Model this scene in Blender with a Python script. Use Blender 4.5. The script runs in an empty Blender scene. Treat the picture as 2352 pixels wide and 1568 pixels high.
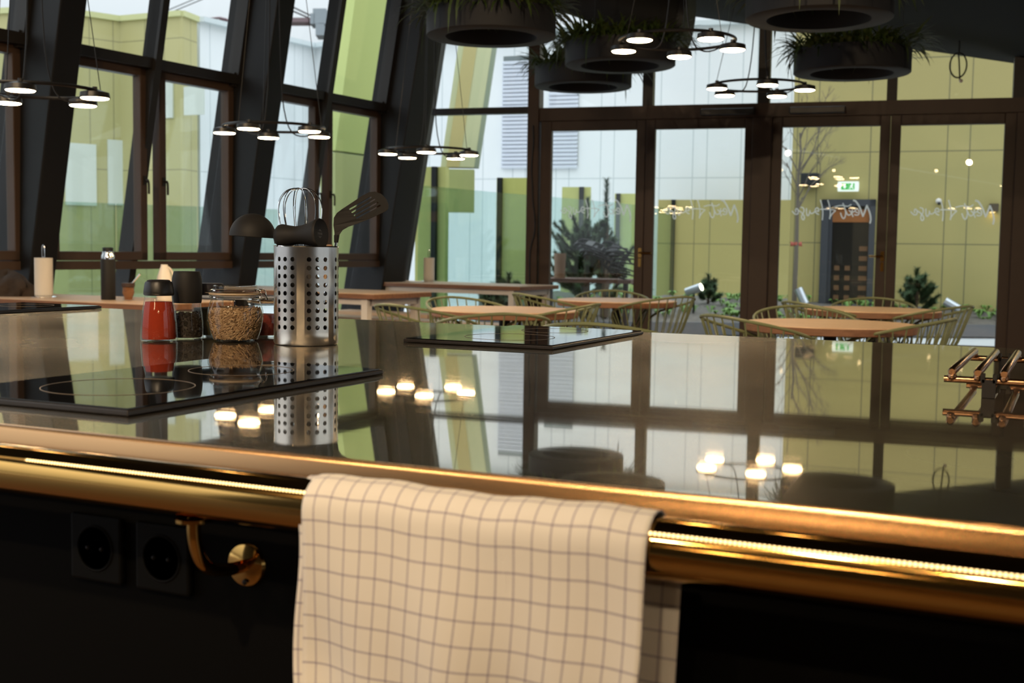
import bpy, bmesh, math, random
from math import sin, cos, pi, radians, sqrt, atan2
from mathutils import Vector as V, Matrix as M
random.seed(11)
sc = bpy.context.scene
COL = sc.collection
# ------------------------------------------------------------------ camera
FPX, YAW, PITCH, ROLL, CAMZ = 2779.9, .4363, .07546, .01487, 1.10
_f = V((-sin(YAW)*cos(PITCH), cos(YAW)*cos(PITCH), -sin(PITCH)))
_r0 = V((cos(YAW), sin(YAW), 0)); _u0 = _r0.cross(_f)
_r = _r0*cos(ROLL)+_u0*sin(ROLL); _u = _u0*cos(ROLL)-_r0*sin(ROLL)
CAM = V((0, 0, CAMZ))
cd = bpy.data.cameras.new('camera'); cam = bpy.data.objects.new('camera', cd); COL.objects.link(cam)
cam.matrix_world = M(((_r.x, _u.x, -_f.x, 0), (_r.y, _u.y, -_f.y, 0), (_r.z, _u.z, -_f.z, CAMZ), (0, 0, 0, 1)))
cd.sensor_width = 36; cd.lens = FPX/2352*36; cd.clip_start = .05; cd.clip_end = 500
cd.dof.use_dof = True; cd.dof.focus_distance = 2.28; cd.dof.aperture_fstop = 9.0
sc.camera = cam
# ------------------------------------------------------------------ sky, exposure
sc.view_settings.view_transform = 'Standard'; sc.view_settings.look = 'None'
sc.view_settings.exposure = 0.0; sc.view_settings.gamma = 1.0
try: sc.view_settings.use_curve_mapping = False
except Exception: pass
sc.cycles.max_bounces = 10; sc.cycles.transparent_max_bounces = 24
sc.cycles.caustics_reflective = False; sc.cycles.caustics_refractive = False
sc.cycles.sample_clamp_indirect = 6.0
SKY_A, SKY_B, SKY_C, GROUND = .62, 2.45, (.88, .945, 1.0, 1), (.30, .30, .29, 1)
w = bpy.data.worlds.new('overcast_sky'); sc.world = w; w.use_nodes = True
nt = w.node_tree; nt.nodes.clear()
def wn(t): return nt.nodes.new(t)
tc = wn('ShaderNodeTexCoord'); sx = wn('ShaderNodeSeparateXYZ'); nt.links.new(tc.outputs['Generated'], sx.inputs[0])
ma = wn('ShaderNodeMath'); ma.operation = 'MULTIPLY_ADD'; ma.inputs[1].default_value = SKY_B; ma.inputs[2].default_value = SKY_A
nt.links.new(sx.outputs['Z'], ma.inputs[0])
b1 = wn('ShaderNodeBackground'); b1.inputs[0].default_value = SKY_C; nt.links.new(ma.outputs[0], b1.inputs[1])
b2 = wn('ShaderNodeBackground'); b2.inputs[0].default_value = GROUND; b2.inputs[1].default_value = 1.0
gt = wn('ShaderNodeMath'); gt.operation = 'GREATER_THAN'; gt.inputs[1].default_value = 0.0; nt.links.new(sx.outputs['Z'], gt.inputs[0])
mx = wn('ShaderNodeMixShader'); nt.links.new(gt.outputs[0], mx.inputs[0]); nt.links.new(b2.outputs[0], mx.inputs[1]); nt.links.new(b1.outputs[0], mx.inputs[2])
wo = wn('ShaderNodeOutputWorld'); nt.links.new(mx.outputs[0], wo.inputs[0])
# ------------------------------------------------------------------ measuring helpers (pixels of the photo -> points at a known distance)
def ray(x, y): return _f+_r*((x-1176)/FPX)-_u*((y-784)/FPX)
def at_d(x, y, d): return CAM+ray(x, y)*d                     # at depth d along the view axis
def at_z(x, y, z):                                            # on a horizontal plane
    r = ray(x, y); return CAM+r*((z-CAMZ)/r.z)
WA = radians(7.4); WD = V((cos(WA), sin(WA), 0)); WO = V((-sin(WA), cos(WA), 0))    # door wall: along, outwards
FA = radians(4.0); FD = V((sin(FA), cos(FA), 0)); FN = V((cos(FA), -sin(FA), 0))    # leaning facade: along, inwards
Q0 = V((-6.965, 12.019, 0)); QZ = .754; LEAN = .161
def WP(s, o, z): return V((Q0.x, Q0.y, 0))+WD*s+WO*o+V((0, 0, z))
def FP(s, d, z, lean=True):
    k = (z-QZ) if lean else (2.5-QZ)
    return V((Q0.x, Q0.y, 0))+FD*(s+.0226*k)+FN*(d+LEAN*k)+V((0, 0, z))
def on_wall(x, y, o=0.0):
    r = ray(x, y); p = V((Q0.x, Q0.y, 0))+WO*o-CAM; p.z = 0
    k = p.dot(WO)/r.dot(WO); return CAM+r*k
def wall_s(x, y): return (on_wall(x, y)-V((Q0.x, Q0.y, 0))).dot(WD)
# ------------------------------------------------------------------ mesh builder
class MB:
    def __init__(s): s.v = []; s.f = []; s.uv = {}
    def add(s, vs, fs):
        o = len(s.v); s.v += [V(p) for p in vs]; s.f += [tuple(i+o for i in f) for f in fs]; return o
    def hexa(s, p): s.add(p, [(3, 2, 1, 0), (4, 5, 6, 7), (0, 1, 5, 4), (1, 2, 6, 5), (2, 3, 7, 6), (3, 0, 4, 7)])
    def box(s, x0, x1, y0, y1, z0, z1):
        s.hexa([(x0, y0, z0), (x1, y0, z0), (x1, y1, z0), (x0, y1, z0), (x0, y0, z1), (x1, y0, z1), (x1, y1, z1), (x0, y1, z1)])
    def obox(s, c, ex, ey, ez):
        c, ex, ey, ez = V(c), V(ex), V(ey), V(ez)
        s.hexa([c-ex-ey-ez, c+ex-ey-ez, c+ex+ey-ez, c-ex+ey-ez, c-ex-ey+ez, c+ex-ey+ez, c+ex+ey+ez, c-ex+ey+ez])
    def bar(s, p, q, w, h, up=(0, 0, 1)):
        p, q = V(p), V(q); d = (q-p); t = d.normalized(); a = t.cross(V(up))
        if a.length < 1e-4: a = t.cross(V((1, 0, 0)))
        a.normalize(); b = a.cross(t); s.obox((p+q)/2, d/2, a*w/2, b*h/2)
    def tube(s, pts, r, n=8, closed=False, caps=True):
        pts = [V(p) for p in pts]; m = len(pts); rr = r if isinstance(r, (list, tuple)) else [r]*m
        ring0 = len(s.v); t0 = None; a = None
        for i, p in enumerate(pts):
            if closed: t = pts[(i+1) % m]-pts[i-1]
            else: t = pts[min(i+1, m-1)]-pts[max(i-1, 0)]
            if t.length < 1e-9: t = V((0, 0, 1))
            t.normalize()
            if a is None:
                a = t.cross(V((0, 0, 1)));  a = a if a.length > .05 else t.cross(V((1, 0, 0)))
            else: a = a-t*a.dot(t)
            a.normalize(); b = t.cross(a)
            for k in range(n):
                th = 2*pi*k/n; s.v.append(p+(a*cos(th)+b*sin(th))*rr[i])
        for i in range(m if closed else m-1):
            for k in range(n):
                i2 = (i+1) % m; k2 = (k+1) % n
                s.f.append((ring0+i*n+k, ring0+i*n+k2, ring0+i2*n+k2, ring0+i2*n+k))
        if caps and not closed:
            s.f.append(tuple(ring0+k for k in range(n-1, -1, -1))); s.f.append(tuple(ring0+(m-1)*n+k for k in range(n)))
    def lathe(s, prof, n=32, mat=None, ang=2*pi):
        mat = mat or M.Identity(4); o = len(s.v); m = len(prof)
        for k in range(n):
            th = ang*k/n
            for r, z in prof: s.v.append(mat @ V((r*cos(th), r*sin(th), z)))
        for k in range(n):
            k2 = (k+1) % n
            for i in range(m-1):
                if prof[i][0] < 1e-6 and prof[i+1][0] < 1e-6: continue
                s.f.append((o+k*m+i, o+k2*m+i, o+k2*m+i+1, o+k*m+i+1))
    def sphere(s, c, r, nu=12, nv=8, sc3=(1, 1, 1), rot=None):
        prof = [(max(r*sin(pi*i/nv), 0), -r*cos(pi*i/nv)) for i in range(nv+1)]
        mm = M.Translation(V(c)) @ (rot.to_4x4() if rot else M.Identity(4)) @ M.Diagonal((*sc3, 1))
        s.lathe(prof, nu, mm)
    def disc(s, c, r, n=24, nrm=(0, 0, 1)):
        q = V((0, 0, 1)).rotation_difference(V(nrm)); s.add([V(c)+q @ V((r*cos(2*pi*k/n), r*sin(2*pi*k/n), 0)) for k in range(n)], [tuple(range(n))])
    def prism(s, poly, e):                                     # poly: list of points, extruded by vector e
        n = len(poly); e = V(e); P = [V(p) for p in poly]
        s.add(P+[p+e for p in P], [tuple(range(n-1, -1, -1)), tuple(range(n, 2*n))]+[(i, (i+1) % n, n+(i+1) % n, n+i) for i in range(n)])
    def mesh(s, name, mat, smooth=True, inv=None, weld=False):
        me = bpy.data.meshes.new(name)
        me.from_pydata([tuple(inv @ p) if inv else tuple(p) for p in s.v], [], s.f)
        if s.uv:
            uvl = me.uv_layers.new(name='UVMap')
            for li, l in enumerate(me.loops): uvl.data[li].uv = s.uv.get(l.vertex_index, (0, 0))
        bm = bmesh.new(); bm.from_mesh(me)
        if weld: bmesh.ops.remove_doubles(bm, verts=bm.verts, dist=1e-5)
        bmesh.ops.recalc_face_normals(bm, faces=bm.faces); bm.to_mesh(me); bm.free()
        if mat: me.materials.append(mat)
        if smooth:
            me.polygons.foreach_set('use_smooth', [True]*len(me.polygons))
            me.set_sharp_from_angle(angle=radians(38))
        me.update(); return me
def wmat(o):
    m = o.matrix_basis.copy()
    while o.parent: o = o.parent; m = o.matrix_basis @ m
    return m
def build(mb, name, mat, parent=None, world=True, smooth=True, bevel=0, label=None, kind=None, weld=False, solid=0):
    inv = wmat(parent).inverted() if (parent and world) else None
    o = bpy.data.objects.new(name, mb.mesh(name, mat, smooth, inv, weld)); COL.objects.link(o)
    if parent: o.parent = parent
    if solid:
        m = o.modifiers.new('solid', 'SOLIDIFY'); m.thickness = solid; m.offset = -1
    if bevel:
        m = o.modifiers.new('bevel', 'BEVEL'); m.width = bevel; m.segments = 2; m.limit_method = 'ANGLE'; m.angle_limit = radians(40)
    if label: o['label'] = label
    if kind: o['kind'] = kind
    return o
def tag(o, label, cat, group=None, kind=None):
    o['label'] = label; o['category'] = cat
    if group: o['group'] = group
    if kind: o['kind'] = kind
    return o
def thing(name, label, cat, loc=(0, 0, 0), rz=0, group=None, kind=None):
    o = bpy.data.objects.new(name, None); COL.objects.link(o); o.empty_display_size = .1
    o.location = loc; o.rotation_euler = (0, 0, rz); return tag(o, label, cat, group, kind)
def dup(o, parent=None):
    c = o.copy(); COL.objects.link(c)
    if parent: c.parent = parent
    for ch in list(o.children): dup(ch, c)
    return c
def flat_shape(outlines, t, name='shape'):                     # filled 2D outlines (holes included) with thickness, returns mesh
    cu = bpy.data.curves.new(name, 'CURVE'); cu.dimensions = '2D'; cu.fill_mode = 'BOTH'; cu.extrude = t/2
    for pl in outlines:
        sp = cu.splines.new('POLY'); sp.points.add(len(pl)-1); sp.use_cyclic_u = True
        for i, p in enumerate(pl): sp.points[i].co = (p[0], p[1], 0, 1)
    ob = bpy.data.objects.new(name, cu); COL.objects.link(ob)
    dg = bpy.context.evaluated_depsgraph_get(); me = bpy.data.meshes.new_from_object(ob.evaluated_get(dg))
    bpy.data.objects.remove(ob); bpy.data.curves.remove(cu); return me
def chaikin(p, n=2, closed=False):
    p = [V(q) for q in p]
    for _ in range(n):
        o = [] if closed else [p[0]]
        for i in range(len(p) if closed else len(p)-1):
            a, b = p[i], p[(i+1) % len(p)]; o += [a*.75+b*.25, a*.25+b*.75]
        if not closed: o.append(p[-1])
        p = o
    return p
# ------------------------------------------------------------------ materials
def base(name):
    m = bpy.data.materials.new(name); m.use_nodes = True; n = m.node_tree.nodes; n.clear()
    out = n.new('ShaderNodeOutputMaterial'); return m, m.node_tree, out
def P(name, col, rough=.5, metal=0, spec=.5, var=.0, vscale=8, bump=0, bscale=60, aniso=0, coat=0, emis=None, estr=0, sheen=0):
    m, t, out = base(name); n = t.nodes; b = n.new('ShaderNodeBsdfPrincipled'); t.links.new(b.outputs[0], out.inputs[0])
    b.inputs['Base Color'].default_value = (*col, 1); b.inputs['Roughness'].default_value = rough; b.inputs['Metallic'].default_value = metal
    b.inputs['Specular IOR Level'].default_value = spec
    if aniso: b.inputs['Anisotropic'].default_value = aniso
    if coat: b.inputs['Coat Weight'].default_value = coat
    if sheen: b.inputs['Sheen Weight'].default_value = sheen
    if emis: b.inputs['Emission Color'].default_value = (*emis, 1); b.inputs['Emission Strength'].default_value = estr
    if var or bump:
        tcn = n.new('ShaderNodeTexCoord')
    if var:
        no = n.new('ShaderNodeTexNoise'); no.inputs['Scale'].default_value = vscale; no.inputs['Detail'].default_value = 3
        t.links.new(tcn.outputs['Object'], no.inputs['Vector'])
        mix = n.new('ShaderNodeMix'); mix.data_type = 'RGBA'; t.links.new(no.outputs[0], mix.inputs[0])
        mix.inputs[6].default_value = (*[c*(1-var) for c in col], 1); mix.inputs[7].default_value = (*[min(c*(1+var), 1) for c in col], 1)
        t.links.new(mix.outputs[2], b.inputs['Base Color'])
    if bump:
        no = n.new('ShaderNodeTexNoise'); no.inputs['Scale'].default_value = bscale; t.links.new(tcn.outputs['Object'], no.inputs['Vector'])
        bp = n.new('ShaderNodeBump'); bp.inputs['Strength'].default_value = bump; bp.inputs['Distance'].default_value = .002
        t.links.new(no.outputs[0], bp.inputs['Height']); t.links.new(bp.outputs[0], b.inputs['Normal'])
    return m
def wood(name, c1, c2, rough=.45, scale=(3, 40, 40)):
    m, t, out = base(name); n = t.nodes; b = n.new('ShaderNodeBsdfPrincipled'); t.links.new(b.outputs[0], out.inputs[0])
    b.inputs['Roughness'].default_value = rough
    tcn = n.new('ShaderNodeTexCoord'); mp = n.new('ShaderNodeMapping'); mp.inputs['Scale'].default_value = scale; t.links.new(tcn.outputs['Object'], mp.inputs[0])
    no = n.new('ShaderNodeTexNoise'); no.inputs['Scale'].default_value = 1; no.inputs['Detail'].default_value = 5; t.links.new(mp.outputs[0], no.inputs['Vector'])
    r = n.new('ShaderNodeValToRGB'); r.color_ramp.elements[0].position = .3; r.color_ramp.elements[1].position = .7
    r.color_ramp.elements[0].color = (*c1, 1); r.color_ramp.elements[1].color = (*c2, 1)
    t.links.new(no.outputs[0], r.inputs[0]); t.links.new(r.outputs[0], b.inputs['Base Color']); return m
def glass(name, tint=(.9, .95, .93), f0=.08, rough=0.0, maxr=.9):
    # thin clear glass: passes light straight, mirrors more at glancing angles
    m, t, out = base(name); n = t.nodes
    tr = n.new('ShaderNodeBsdfTransparent'); tr.inputs[0].default_value = (*tint, 1)
    gl = n.new('ShaderNodeBsdfGlossy'); gl.inputs['Roughness'].default_value = rough
    g = n.new('ShaderNodeNewGeometry'); d = n.new('ShaderNodeVectorMath'); d.operation = 'DOT_PRODUCT'
    t.links.new(g.outputs['Normal'], d.inputs[0]); t.links.new(g.outputs['Incoming'], d.inputs[1])
    def mth(op, a, bb):
        k = n.new('ShaderNodeMath'); k.operation = op
        for i, q in enumerate((a, bb)):
            if q is None: continue
            if isinstance(q, (int, float)): k.inputs[i].default_value = q
            else: t.links.new(q, k.inputs[i])
        return k.outputs[0]
    c = mth('ABSOLUTE', d.outputs['Value'], None); c = mth('SUBTRACT', 1.0, c); c = mth('POWER', c, 5.0)
    c = mth('MULTIPLY', c, maxr-f0); c = mth('ADD', c, f0)
    mx = n.new('ShaderNodeMixShader'); t.links.new(c, mx.inputs[0]); t.links.new(tr.outputs[0], mx.inputs[1]); t.links.new(gl.outputs[0], mx.inputs[2])
    t.links.new(mx.outputs[0], out.inputs[0]); return m
def emit(name, col, s):
    m, t, out = base(name); e = t.nodes.new('ShaderNodeEmission'); e.inputs[0].default_value = (*col, 1); e.inputs[1].default_value = s
    t.links.new(e.outputs[0], out.inputs[0]); return m
def panels(name, col, line, vp, vl, hp, hoff, lw=.018, voff=0, rough=.55, var=.04):
    # cladding with joints: uv in metres, vertical joints every vp at the offsets in vl, horizontal every hp
    m, t, out = base(name); n = t.nodes; b = n.new('ShaderNodeBsdfPrincipled'); t.links.new(b.outputs[0], out.inputs[0]); b.inputs['Roughness'].default_value = rough
    uv = n.new('ShaderNodeUVMap'); s = n.new('ShaderNodeSeparateXYZ'); t.links.new(uv.outputs[0], s.inputs[0])
    def mth(op, a, bb=None):
        k = n.new('ShaderNodeMath'); k.operation = op
        for i, q in enumerate((a, bb)):
            if q is None: continue
            if isinstance(q, (int, float)): k.inputs[i].default_value = q
            else: t.links.new(q, k.inputs[i])
        return k.outputs[0]
    tot = None
    for off in vl:
        k = mth('LESS_THAN', mth('FLOORED_MODULO', mth('SUBTRACT', s.outputs[0], off), vp), lw); tot = k if tot is None else mth('MAXIMUM', tot, k)
    k = mth('LESS_THAN', mth('FLOORED_MODULO', mth('SUBTRACT', s.outputs[1], hoff), hp), lw); tot = mth('MAXIMUM', tot, k) if tot else k
    no = n.new('ShaderNodeTexNoise'); no.inputs['Scale'].default_value = .6; t.links.new(uv.outputs[0], no.inputs['Vector'])
    m0 = n.new('ShaderNodeMix'); m0.data_type = 'RGBA'; t.links.new(no.outputs[0], m0.inputs[0])
    m0.inputs[6].default_value = (*[c*(1-var) for c in col], 1); m0.inputs[7].default_value = (*[c*(1+var) for c in col], 1)
    m1 = n.new('ShaderNodeMix'); m1.data_type = 'RGBA'; t.links.new(tot, m1.inputs[0]); t.links.new(m0.outputs[2], m1.inputs[6]); m1.inputs[7].default_value = (*line, 1)
    t.links.new(m1.outputs[2], b.inputs['Base Color']); return m
MT = {}
MT['frame'] = P('dark_bronze_metal', (.021, .019, .018), .45, 0, .35, var=.1)
MT['frame_warm'] = P('brown_bronze_metal', (.052, .028, .017), .45, 0, .35, var=.1)
MT['steel'] = P('black_steel', (.008, .008, .009), .5, spec=.3)
MT['frame_brown'] = P('lighter_brown_metal', (.080, .050, .035), .45, spec=.35)  # bronze made lighter and browner, warm lamplight put into the casement frame colour
MT['pane'] = glass('window_glass', (.965, .982, .98), .042)
MT['pane_door'] = glass('door_glass', (.92, .952, .95), .042)
MT['ceiling'] = P('black_ceiling', (.005, .005, .005), .85, spec=.2)
MT['floor'] = wood('brown_plank_floor', (.12, .062, .03), (.17, .09, .045), .45, (2, 14, 14))
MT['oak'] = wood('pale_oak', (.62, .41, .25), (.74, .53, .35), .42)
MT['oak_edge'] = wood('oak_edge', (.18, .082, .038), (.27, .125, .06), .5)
MT['white'] = P('white_lacquer', (.74, .70, .66), .4)
MT['sage'] = P('sage_green_wire', (.185, .21, .105), .4)
MT['black'] = P('black_plastic', (.010, .010, .011), .38)
MT['matte'] = P('matte_black', (.016, .015, .015), .6, spec=.3)
MT['chrome'] = P('chrome', (.85, .85, .86), .08, 1)
MT['brass'] = P('polished_brass', (.66, .38, .11), .10, 1)
MT['lamp'] = emit('warm_lamp_disc', (1.0, .70, .38), 66)
MT['planter'] = P('charcoal_fibre', (.018, .019, .023), .6, spec=.3)
MT['leaf'] = P('fern_green', (.045, .075, .016), .5, var=.4, vscale=14)
MT['paper'] = P('white_paper', (.80, .76, .70), .85, bump=.3, bscale=90)
MT['jarglass'] = glass('jar_glass', (.97, .98, .97), .05, .0, .95)
def counter_mat():
    m, t, out = base('brushed_steel_worktop'); n = t.nodes
    tcn = n.new('ShaderNodeTexCoord'); mp = n.new('ShaderNodeMapping'); mp.inputs['Scale'].default_value = (2.2, 70, 1); t.links.new(tcn.outputs['Object'], mp.inputs[0])
    no = n.new('ShaderNodeTexNoise'); no.inputs['Scale'].default_value = 1.0; no.inputs['Detail'].default_value = 4; t.links.new(mp.outputs[0], no.inputs['Vector'])
    no2 = n.new('ShaderNodeTexNoise'); no2.inputs['Scale'].default_value = 1.6; no2.inputs['Detail'].default_value = 2; t.links.new(tcn.outputs['Object'], no2.inputs['Vector'])
    mr = n.new('ShaderNodeMapRange'); mr.inputs[1].default_value = .3; mr.inputs[2].default_value = .7; mr.inputs[3].default_value = .012; mr.inputs[4].default_value = .04
    t.links.new(no.outputs[0], mr.inputs[0])
    g1 = n.new('ShaderNodeBsdfAnisotropic'); g1.inputs['Color'].default_value = (.83, .765, .675, 1); t.links.new(mr.outputs[0], g1.inputs['Roughness'])
    g2 = n.new('ShaderNodeBsdfAnisotropic'); g2.inputs['Color'].default_value = (.80, .74, .64, 1); g2.inputs['Roughness'].default_value = .34
    mr2 = n.new('ShaderNodeMapRange'); mr2.inputs[1].default_value = .35; mr2.inputs[2].default_value = .65; mr2.inputs[3].default_value = .13; mr2.inputs[4].default_value = .27
    t.links.new(no2.outputs[0], mr2.inputs[0])
    mx = n.new('ShaderNodeMixShader'); t.links.new(mr2.outputs[0], mx.inputs[0]); t.links.new(g1.outputs[0], mx.inputs[1]); t.links.new(g2.outputs[0], mx.inputs[2])
    t.links.new(mx.outputs[0], out.inputs[0]); return m
MT['counter'] = counter_mat()
MT['fascia'] = P('copper_edge', (.62, .36, .17), .24, 1, aniso=.4)
MT['cabinet'] = P('black_cabinet', (.0018, .0017, .0016), .7, spec=.08)
MT['hob'] = P('black_ceramic_glass', (.004, .004, .005), .03, 0, .6)
MT['hobtrim'] = P('dark_hob_trim', (.015, .012, .011), .35)
MT['socket'] = P('black_socket', (.0055, .0054, .005), .6, spec=.12)

# ================================================================== THE ROOM
def ceil_z(p):
    s = (V(p)-V((Q0.x, Q0.y, 0))).dot(WD); return 3.61-.186*(s-3.25)
mb = MB(); c = []
for s_, o_ in ((-1.5, .35), (9.6, .35), (9.6, -18), (-1.5, -18)):
    p = WP(s_, o_, 0); c.append(V((p.x, p.y, ceil_z(p))))
mb.hexa(c+[p+V((0, 0, .25)) for p in c])
tag(build(mb, 'ceiling', MT['ceiling'], smooth=False), 'black sloping ceiling falling towards the right over the dining room', 'ceiling', kind='structure')
mb = MB(); c = [WP(-.3, .1, -.1), WP(9.6, .1, -.1), WP(9.6, -18, -.1), FP(-17, 0, -.1)]
mb.hexa([V((p.x, p.y, -.12)) for p in c]+[V((p.x, p.y, 0)) for p in c])
tag(build(mb, 'floor', MT['floor'], smooth=False), 'dark floor of the dining room under the tables', 'floor', kind='structure')
MT['plaster'] = P('dark_wall_paint', (.05, .045, .04), .8)
mb = MB()
def rbar(mb, o0, o1, z0, z1, s0=9.4, s1=9.6): mb.hexa([WP(s0, o0, z0), WP(s1, o0, z0), WP(s1, o1, z0), WP(s0, o1, z0), WP(s0, o0, z1), WP(s1, o0, z1), WP(s1, o1, z1), WP(s0, o1, z1)])
rbar(mb, -18, .1, 0, .5); rbar(mb, -18, .1, 2.3, 2.6)
for a_, b_ in ((-18, -13.5), (-10.6, -10.4), (-7.4, -6), (-3.2, .1)): rbar(mb, a_, b_, .5, 2.3)
tag(build(mb, 'wall_right', MT['plaster'], smooth=False), 'dark wall with window openings on the right of the dining room, outside the picture', 'wall', kind='structure')
mb = MB(); rbar(mb, -13.6, -3.1, .5, 2.3, 9.49, 9.50)
tag(build(mb, 'window_40', MT['pane'], smooth=False), 'glazing of the window openings in the right wall, outside the picture', 'window', kind='structure')
mb = MB(); q = [WP(-1, -17.6, 0), WP(9.6, -17.6, 0), WP(9.6, -17.9, 0), WP(-1, -17.9, 0)]
mb.hexa(q+[V((p.x, p.y, 2.4 if i in (1, 2) else 4.3)) for i, p in enumerate(q)])
tag(build(mb, 'wall_back', MT['plaster'], smooth=False), 'dark wall behind the kitchen island, outside the picture', 'wall', kind='structure')

# ---- leaning facade on the left (bays of 2.25 m)
def fbar(mb, s0, s1, d0, d1, z0, z1, lean=True):
    mb.hexa([FP(s0, d0, z0, lean), FP(s1, d0, z0, lean), FP(s1, d1, z0, lean), FP(s0, d1, z0, lean), FP(s0, d0, z1, lean), FP(s1, d0, z1, lean), FP(s1, d1, z1, lean), FP(s0, d1, z1, lean)])
ZT = 4.75
NB = 4
wn_ = 0
def handle(root, p, along, inw, down=(0, 0, -1), L=.11):
    along, inw, down = V(along), V(inw), V(down); h = MB()
    h.obox(p+inw*.006, along*.014, down*.035, inw*.006); h.tube([p, p+inw*.045], .009, 8)
    h.tube(chaikin([p+inw*.04, p+inw*.05+down*.02, p+inw*.05+down*L], 2), .009, 8)
    return build(h, 'handle', MT['frame'], root)
bay = ['nearest the corner column', 'second bay from the corner', 'third bay from the corner at the left edge', 'fourth bay from the corner, outside the picture']
for k in range(NB):
    r = -1.05-2.25*k; mid = r-1.0; le = r-1.93            # right glass edge, mullion near edge, left glass edge
    # upper panes
    for side, (a, b) in (('right', (mid+.07, r)), ('left', (le, mid))):
        wn_ += 1
        o = thing('window_%d' % wn_, 'leaning upper window pane on the %s of the bay, %s' % (side, bay[k]), 'window', FP((a+b)/2, 0, 2.6), kind='structure')
        g = MB(); fbar(g, a-.02, b+.02, .03, .04, 2.6, ZT); build(g, 'pane', MT['pane'], o, smooth=False)
        f = MB(); fbar(f, a-.05 if side == 'left' else a-.01, b+.05, 0, .13, 2.52, 2.6); fbar(f, b, b+.05, 0, .13, 2.6, ZT)
        if side == 'left': fbar(f, a-.05, a, 0, .13, 2.6, ZT)
        build(f, 'frame', MT['frame'], o, smooth=False)
    # lower upright casements
    for side, (a, b) in (('right', (mid+.22, r-.03)), ('left', (le+.05, mid-.06))):
        wn_ += 1
        o = thing('window_%d' % wn_, 'upright brown framed casement window on the %s of the bay, %s' % (side, bay[k]), 'window', FP((a+b)/2, 0, 1.0, False), kind='structure')
        g = MB(); fbar(g, a-.02, b+.02, .0, .012, 1.03, 2.48, False); build(g, 'pane', MT['pane'], o, smooth=False)
        f = MB()
        for (s0, s1, z0, z1) in ((a-.07, a, .97, 2.52), (b, b+.07, .97, 2.52), (a-.07, b+.07, .97, 1.04), (a-.07, b+.07, 2.455, 2.52)): fbar(f, s0, s1, -.03, .06, z0, z1, False)
        build(f, 'frame', MT['frame_brown'], o, smooth=False, bevel=.006)
        if k < 3:
            hp = FP(a-.035 if side == 'right' else b+.035, .06, 1.62, False); handle(o, hp, FD, FN)
    wn_ += 1
    o = thing('window_%d' % wn_, 'low strip of glass under the casements, %s' % bay[k], 'window', FP(mid, 0, .1), kind='structure')
    g = MB(); fbar(g, le, r, .02, .03, .05, 2.5); build(g, 'pane', MT['pane'], o, smooth=False)
    f = MB(); fbar(f, le-.1, r+.05, .0, .1, 0, .06); build(f, 'sill_bar', MT['frame_warm'], o, smooth=False); f = MB(); fbar(f, le-.05, r+.05, -.05, .07, .90, .965, False); build(f, 'frame', MT['frame_brown'], o, smooth=False)
tn = 0
for k in range(NB):
    r = -1.05-2.25*k; mid = r-1.0; le = r-1.93
    tn += 1; mb = MB(); fbar(mb, mid, mid+.07, 0, .16, 0, ZT)
    tag(build(mb, 'trim_%d' % tn, MT['frame'], smooth=False), 'slim leaning mullion in the middle of the window bay %s' % bay[k], 'mullion', kind='structure')
    tn += 1; mb = MB(); fbar(mb, le-.28, le-.05, -.12, .43, 0, ZT+.2)
    tag(build(mb, 'trim_%d' % tn, MT['steel'], smooth=False, bevel=.01), 'deep black leaning steel column on the left of the window bay %s' % bay[k], 'column', kind='structure')
    tn += 1; mb = MB(); fbar(mb, le-.32, le-.05, -.05, .06, .9, .97, False); fbar(mb, r-.02, r+.28, .0, .1, 2.5, 2.62)
    tag(build(mb, 'trim_%d' % tn, MT['frame'], smooth=False), 'short rail tying the leaning column to the window bay %s' % bay[k], 'rail', kind='structure')
tn += 1; mb = MB(); fbar(mb, -1.0, -.62, -.1, .40, 0, ZT+.2)
tag(build(mb, 'trim_%d' % tn, MT['steel'], smooth=False, bevel=.01), 'broad black leaning steel column in the corner between facade and doors', 'column', kind='structure')
tn += 1; mb = MB(); a = [FP(-.62, .02, 0), FP(-.25, .02, 0)]
mb.tube([FP(-.5, .22, 0), FP(-.5, .22, ZT+.2)], .11, 20)
tag(build(mb, 'trim_%d' % tn, MT['frame'], bevel=0), 'round leaning dark pipe column beside the corner column', 'column', kind='structure')

# ---- door wall
def wbar(mb, s0, s1, o0, o1, z0, z1, z0b=None, z1b=None):
    z0b = z0 if z0b is None else z0b; z1b = z1 if z1b is None else z1b
    mb.hexa([WP(s0, o0, z0), WP(s1, o0, z0b), WP(s1, o1, z0b), WP(s0, o1, z0), WP(s0, o0, z1), WP(s1, o0, z1b), WP(s1, o1, z1b), WP(s0, o1, z1)])
def cz(s): return 3.61-.186*(s-3.25)+.02
# fixed side light left of the doors, its left jamb leans with the facade
def lw(z): return .161*(z-QZ)
mb = MB()
mb.hexa([WP(-.2+lw(0), -.05, 0), WP(.03+lw(0), -.05, 0), WP(.03+lw(0), .05, 0), WP(-.2+lw(0), .05, 0), WP(-.2+lw(4.6), -.05, 4.6), WP(.03+lw(4.6), -.05, 4.6), WP(.03+lw(4.6), .05, 4.6), WP(-.2+lw(4.6), .05, 4.6)])
tn += 1; tag(build(mb, 'trim_%d' % tn, MT['frame'], smooth=False), 'leaning jamb at the left end of the door wall', 'jamb', kind='structure')
def wpane(mb, poly): mb.prism([WP(s, -.006, z) for s, z in poly], WO*.012)
def wwin(lab, poly, frames):
    global wn_
    wn_ += 1
    o = thing('window_%d' % wn_, lab, 'window', WP(poly[0][0], 0, poly[0][1]), kind='structure')
    g = MB(); wpane(g, poly); build(g, 'pane', MT['pane'], o, smooth=False)
    for fr in frames:
        f = MB(); wbar(f, *fr); build(f, 'frame_bar', MT['frame'], o, smooth=False)
    return o
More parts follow.
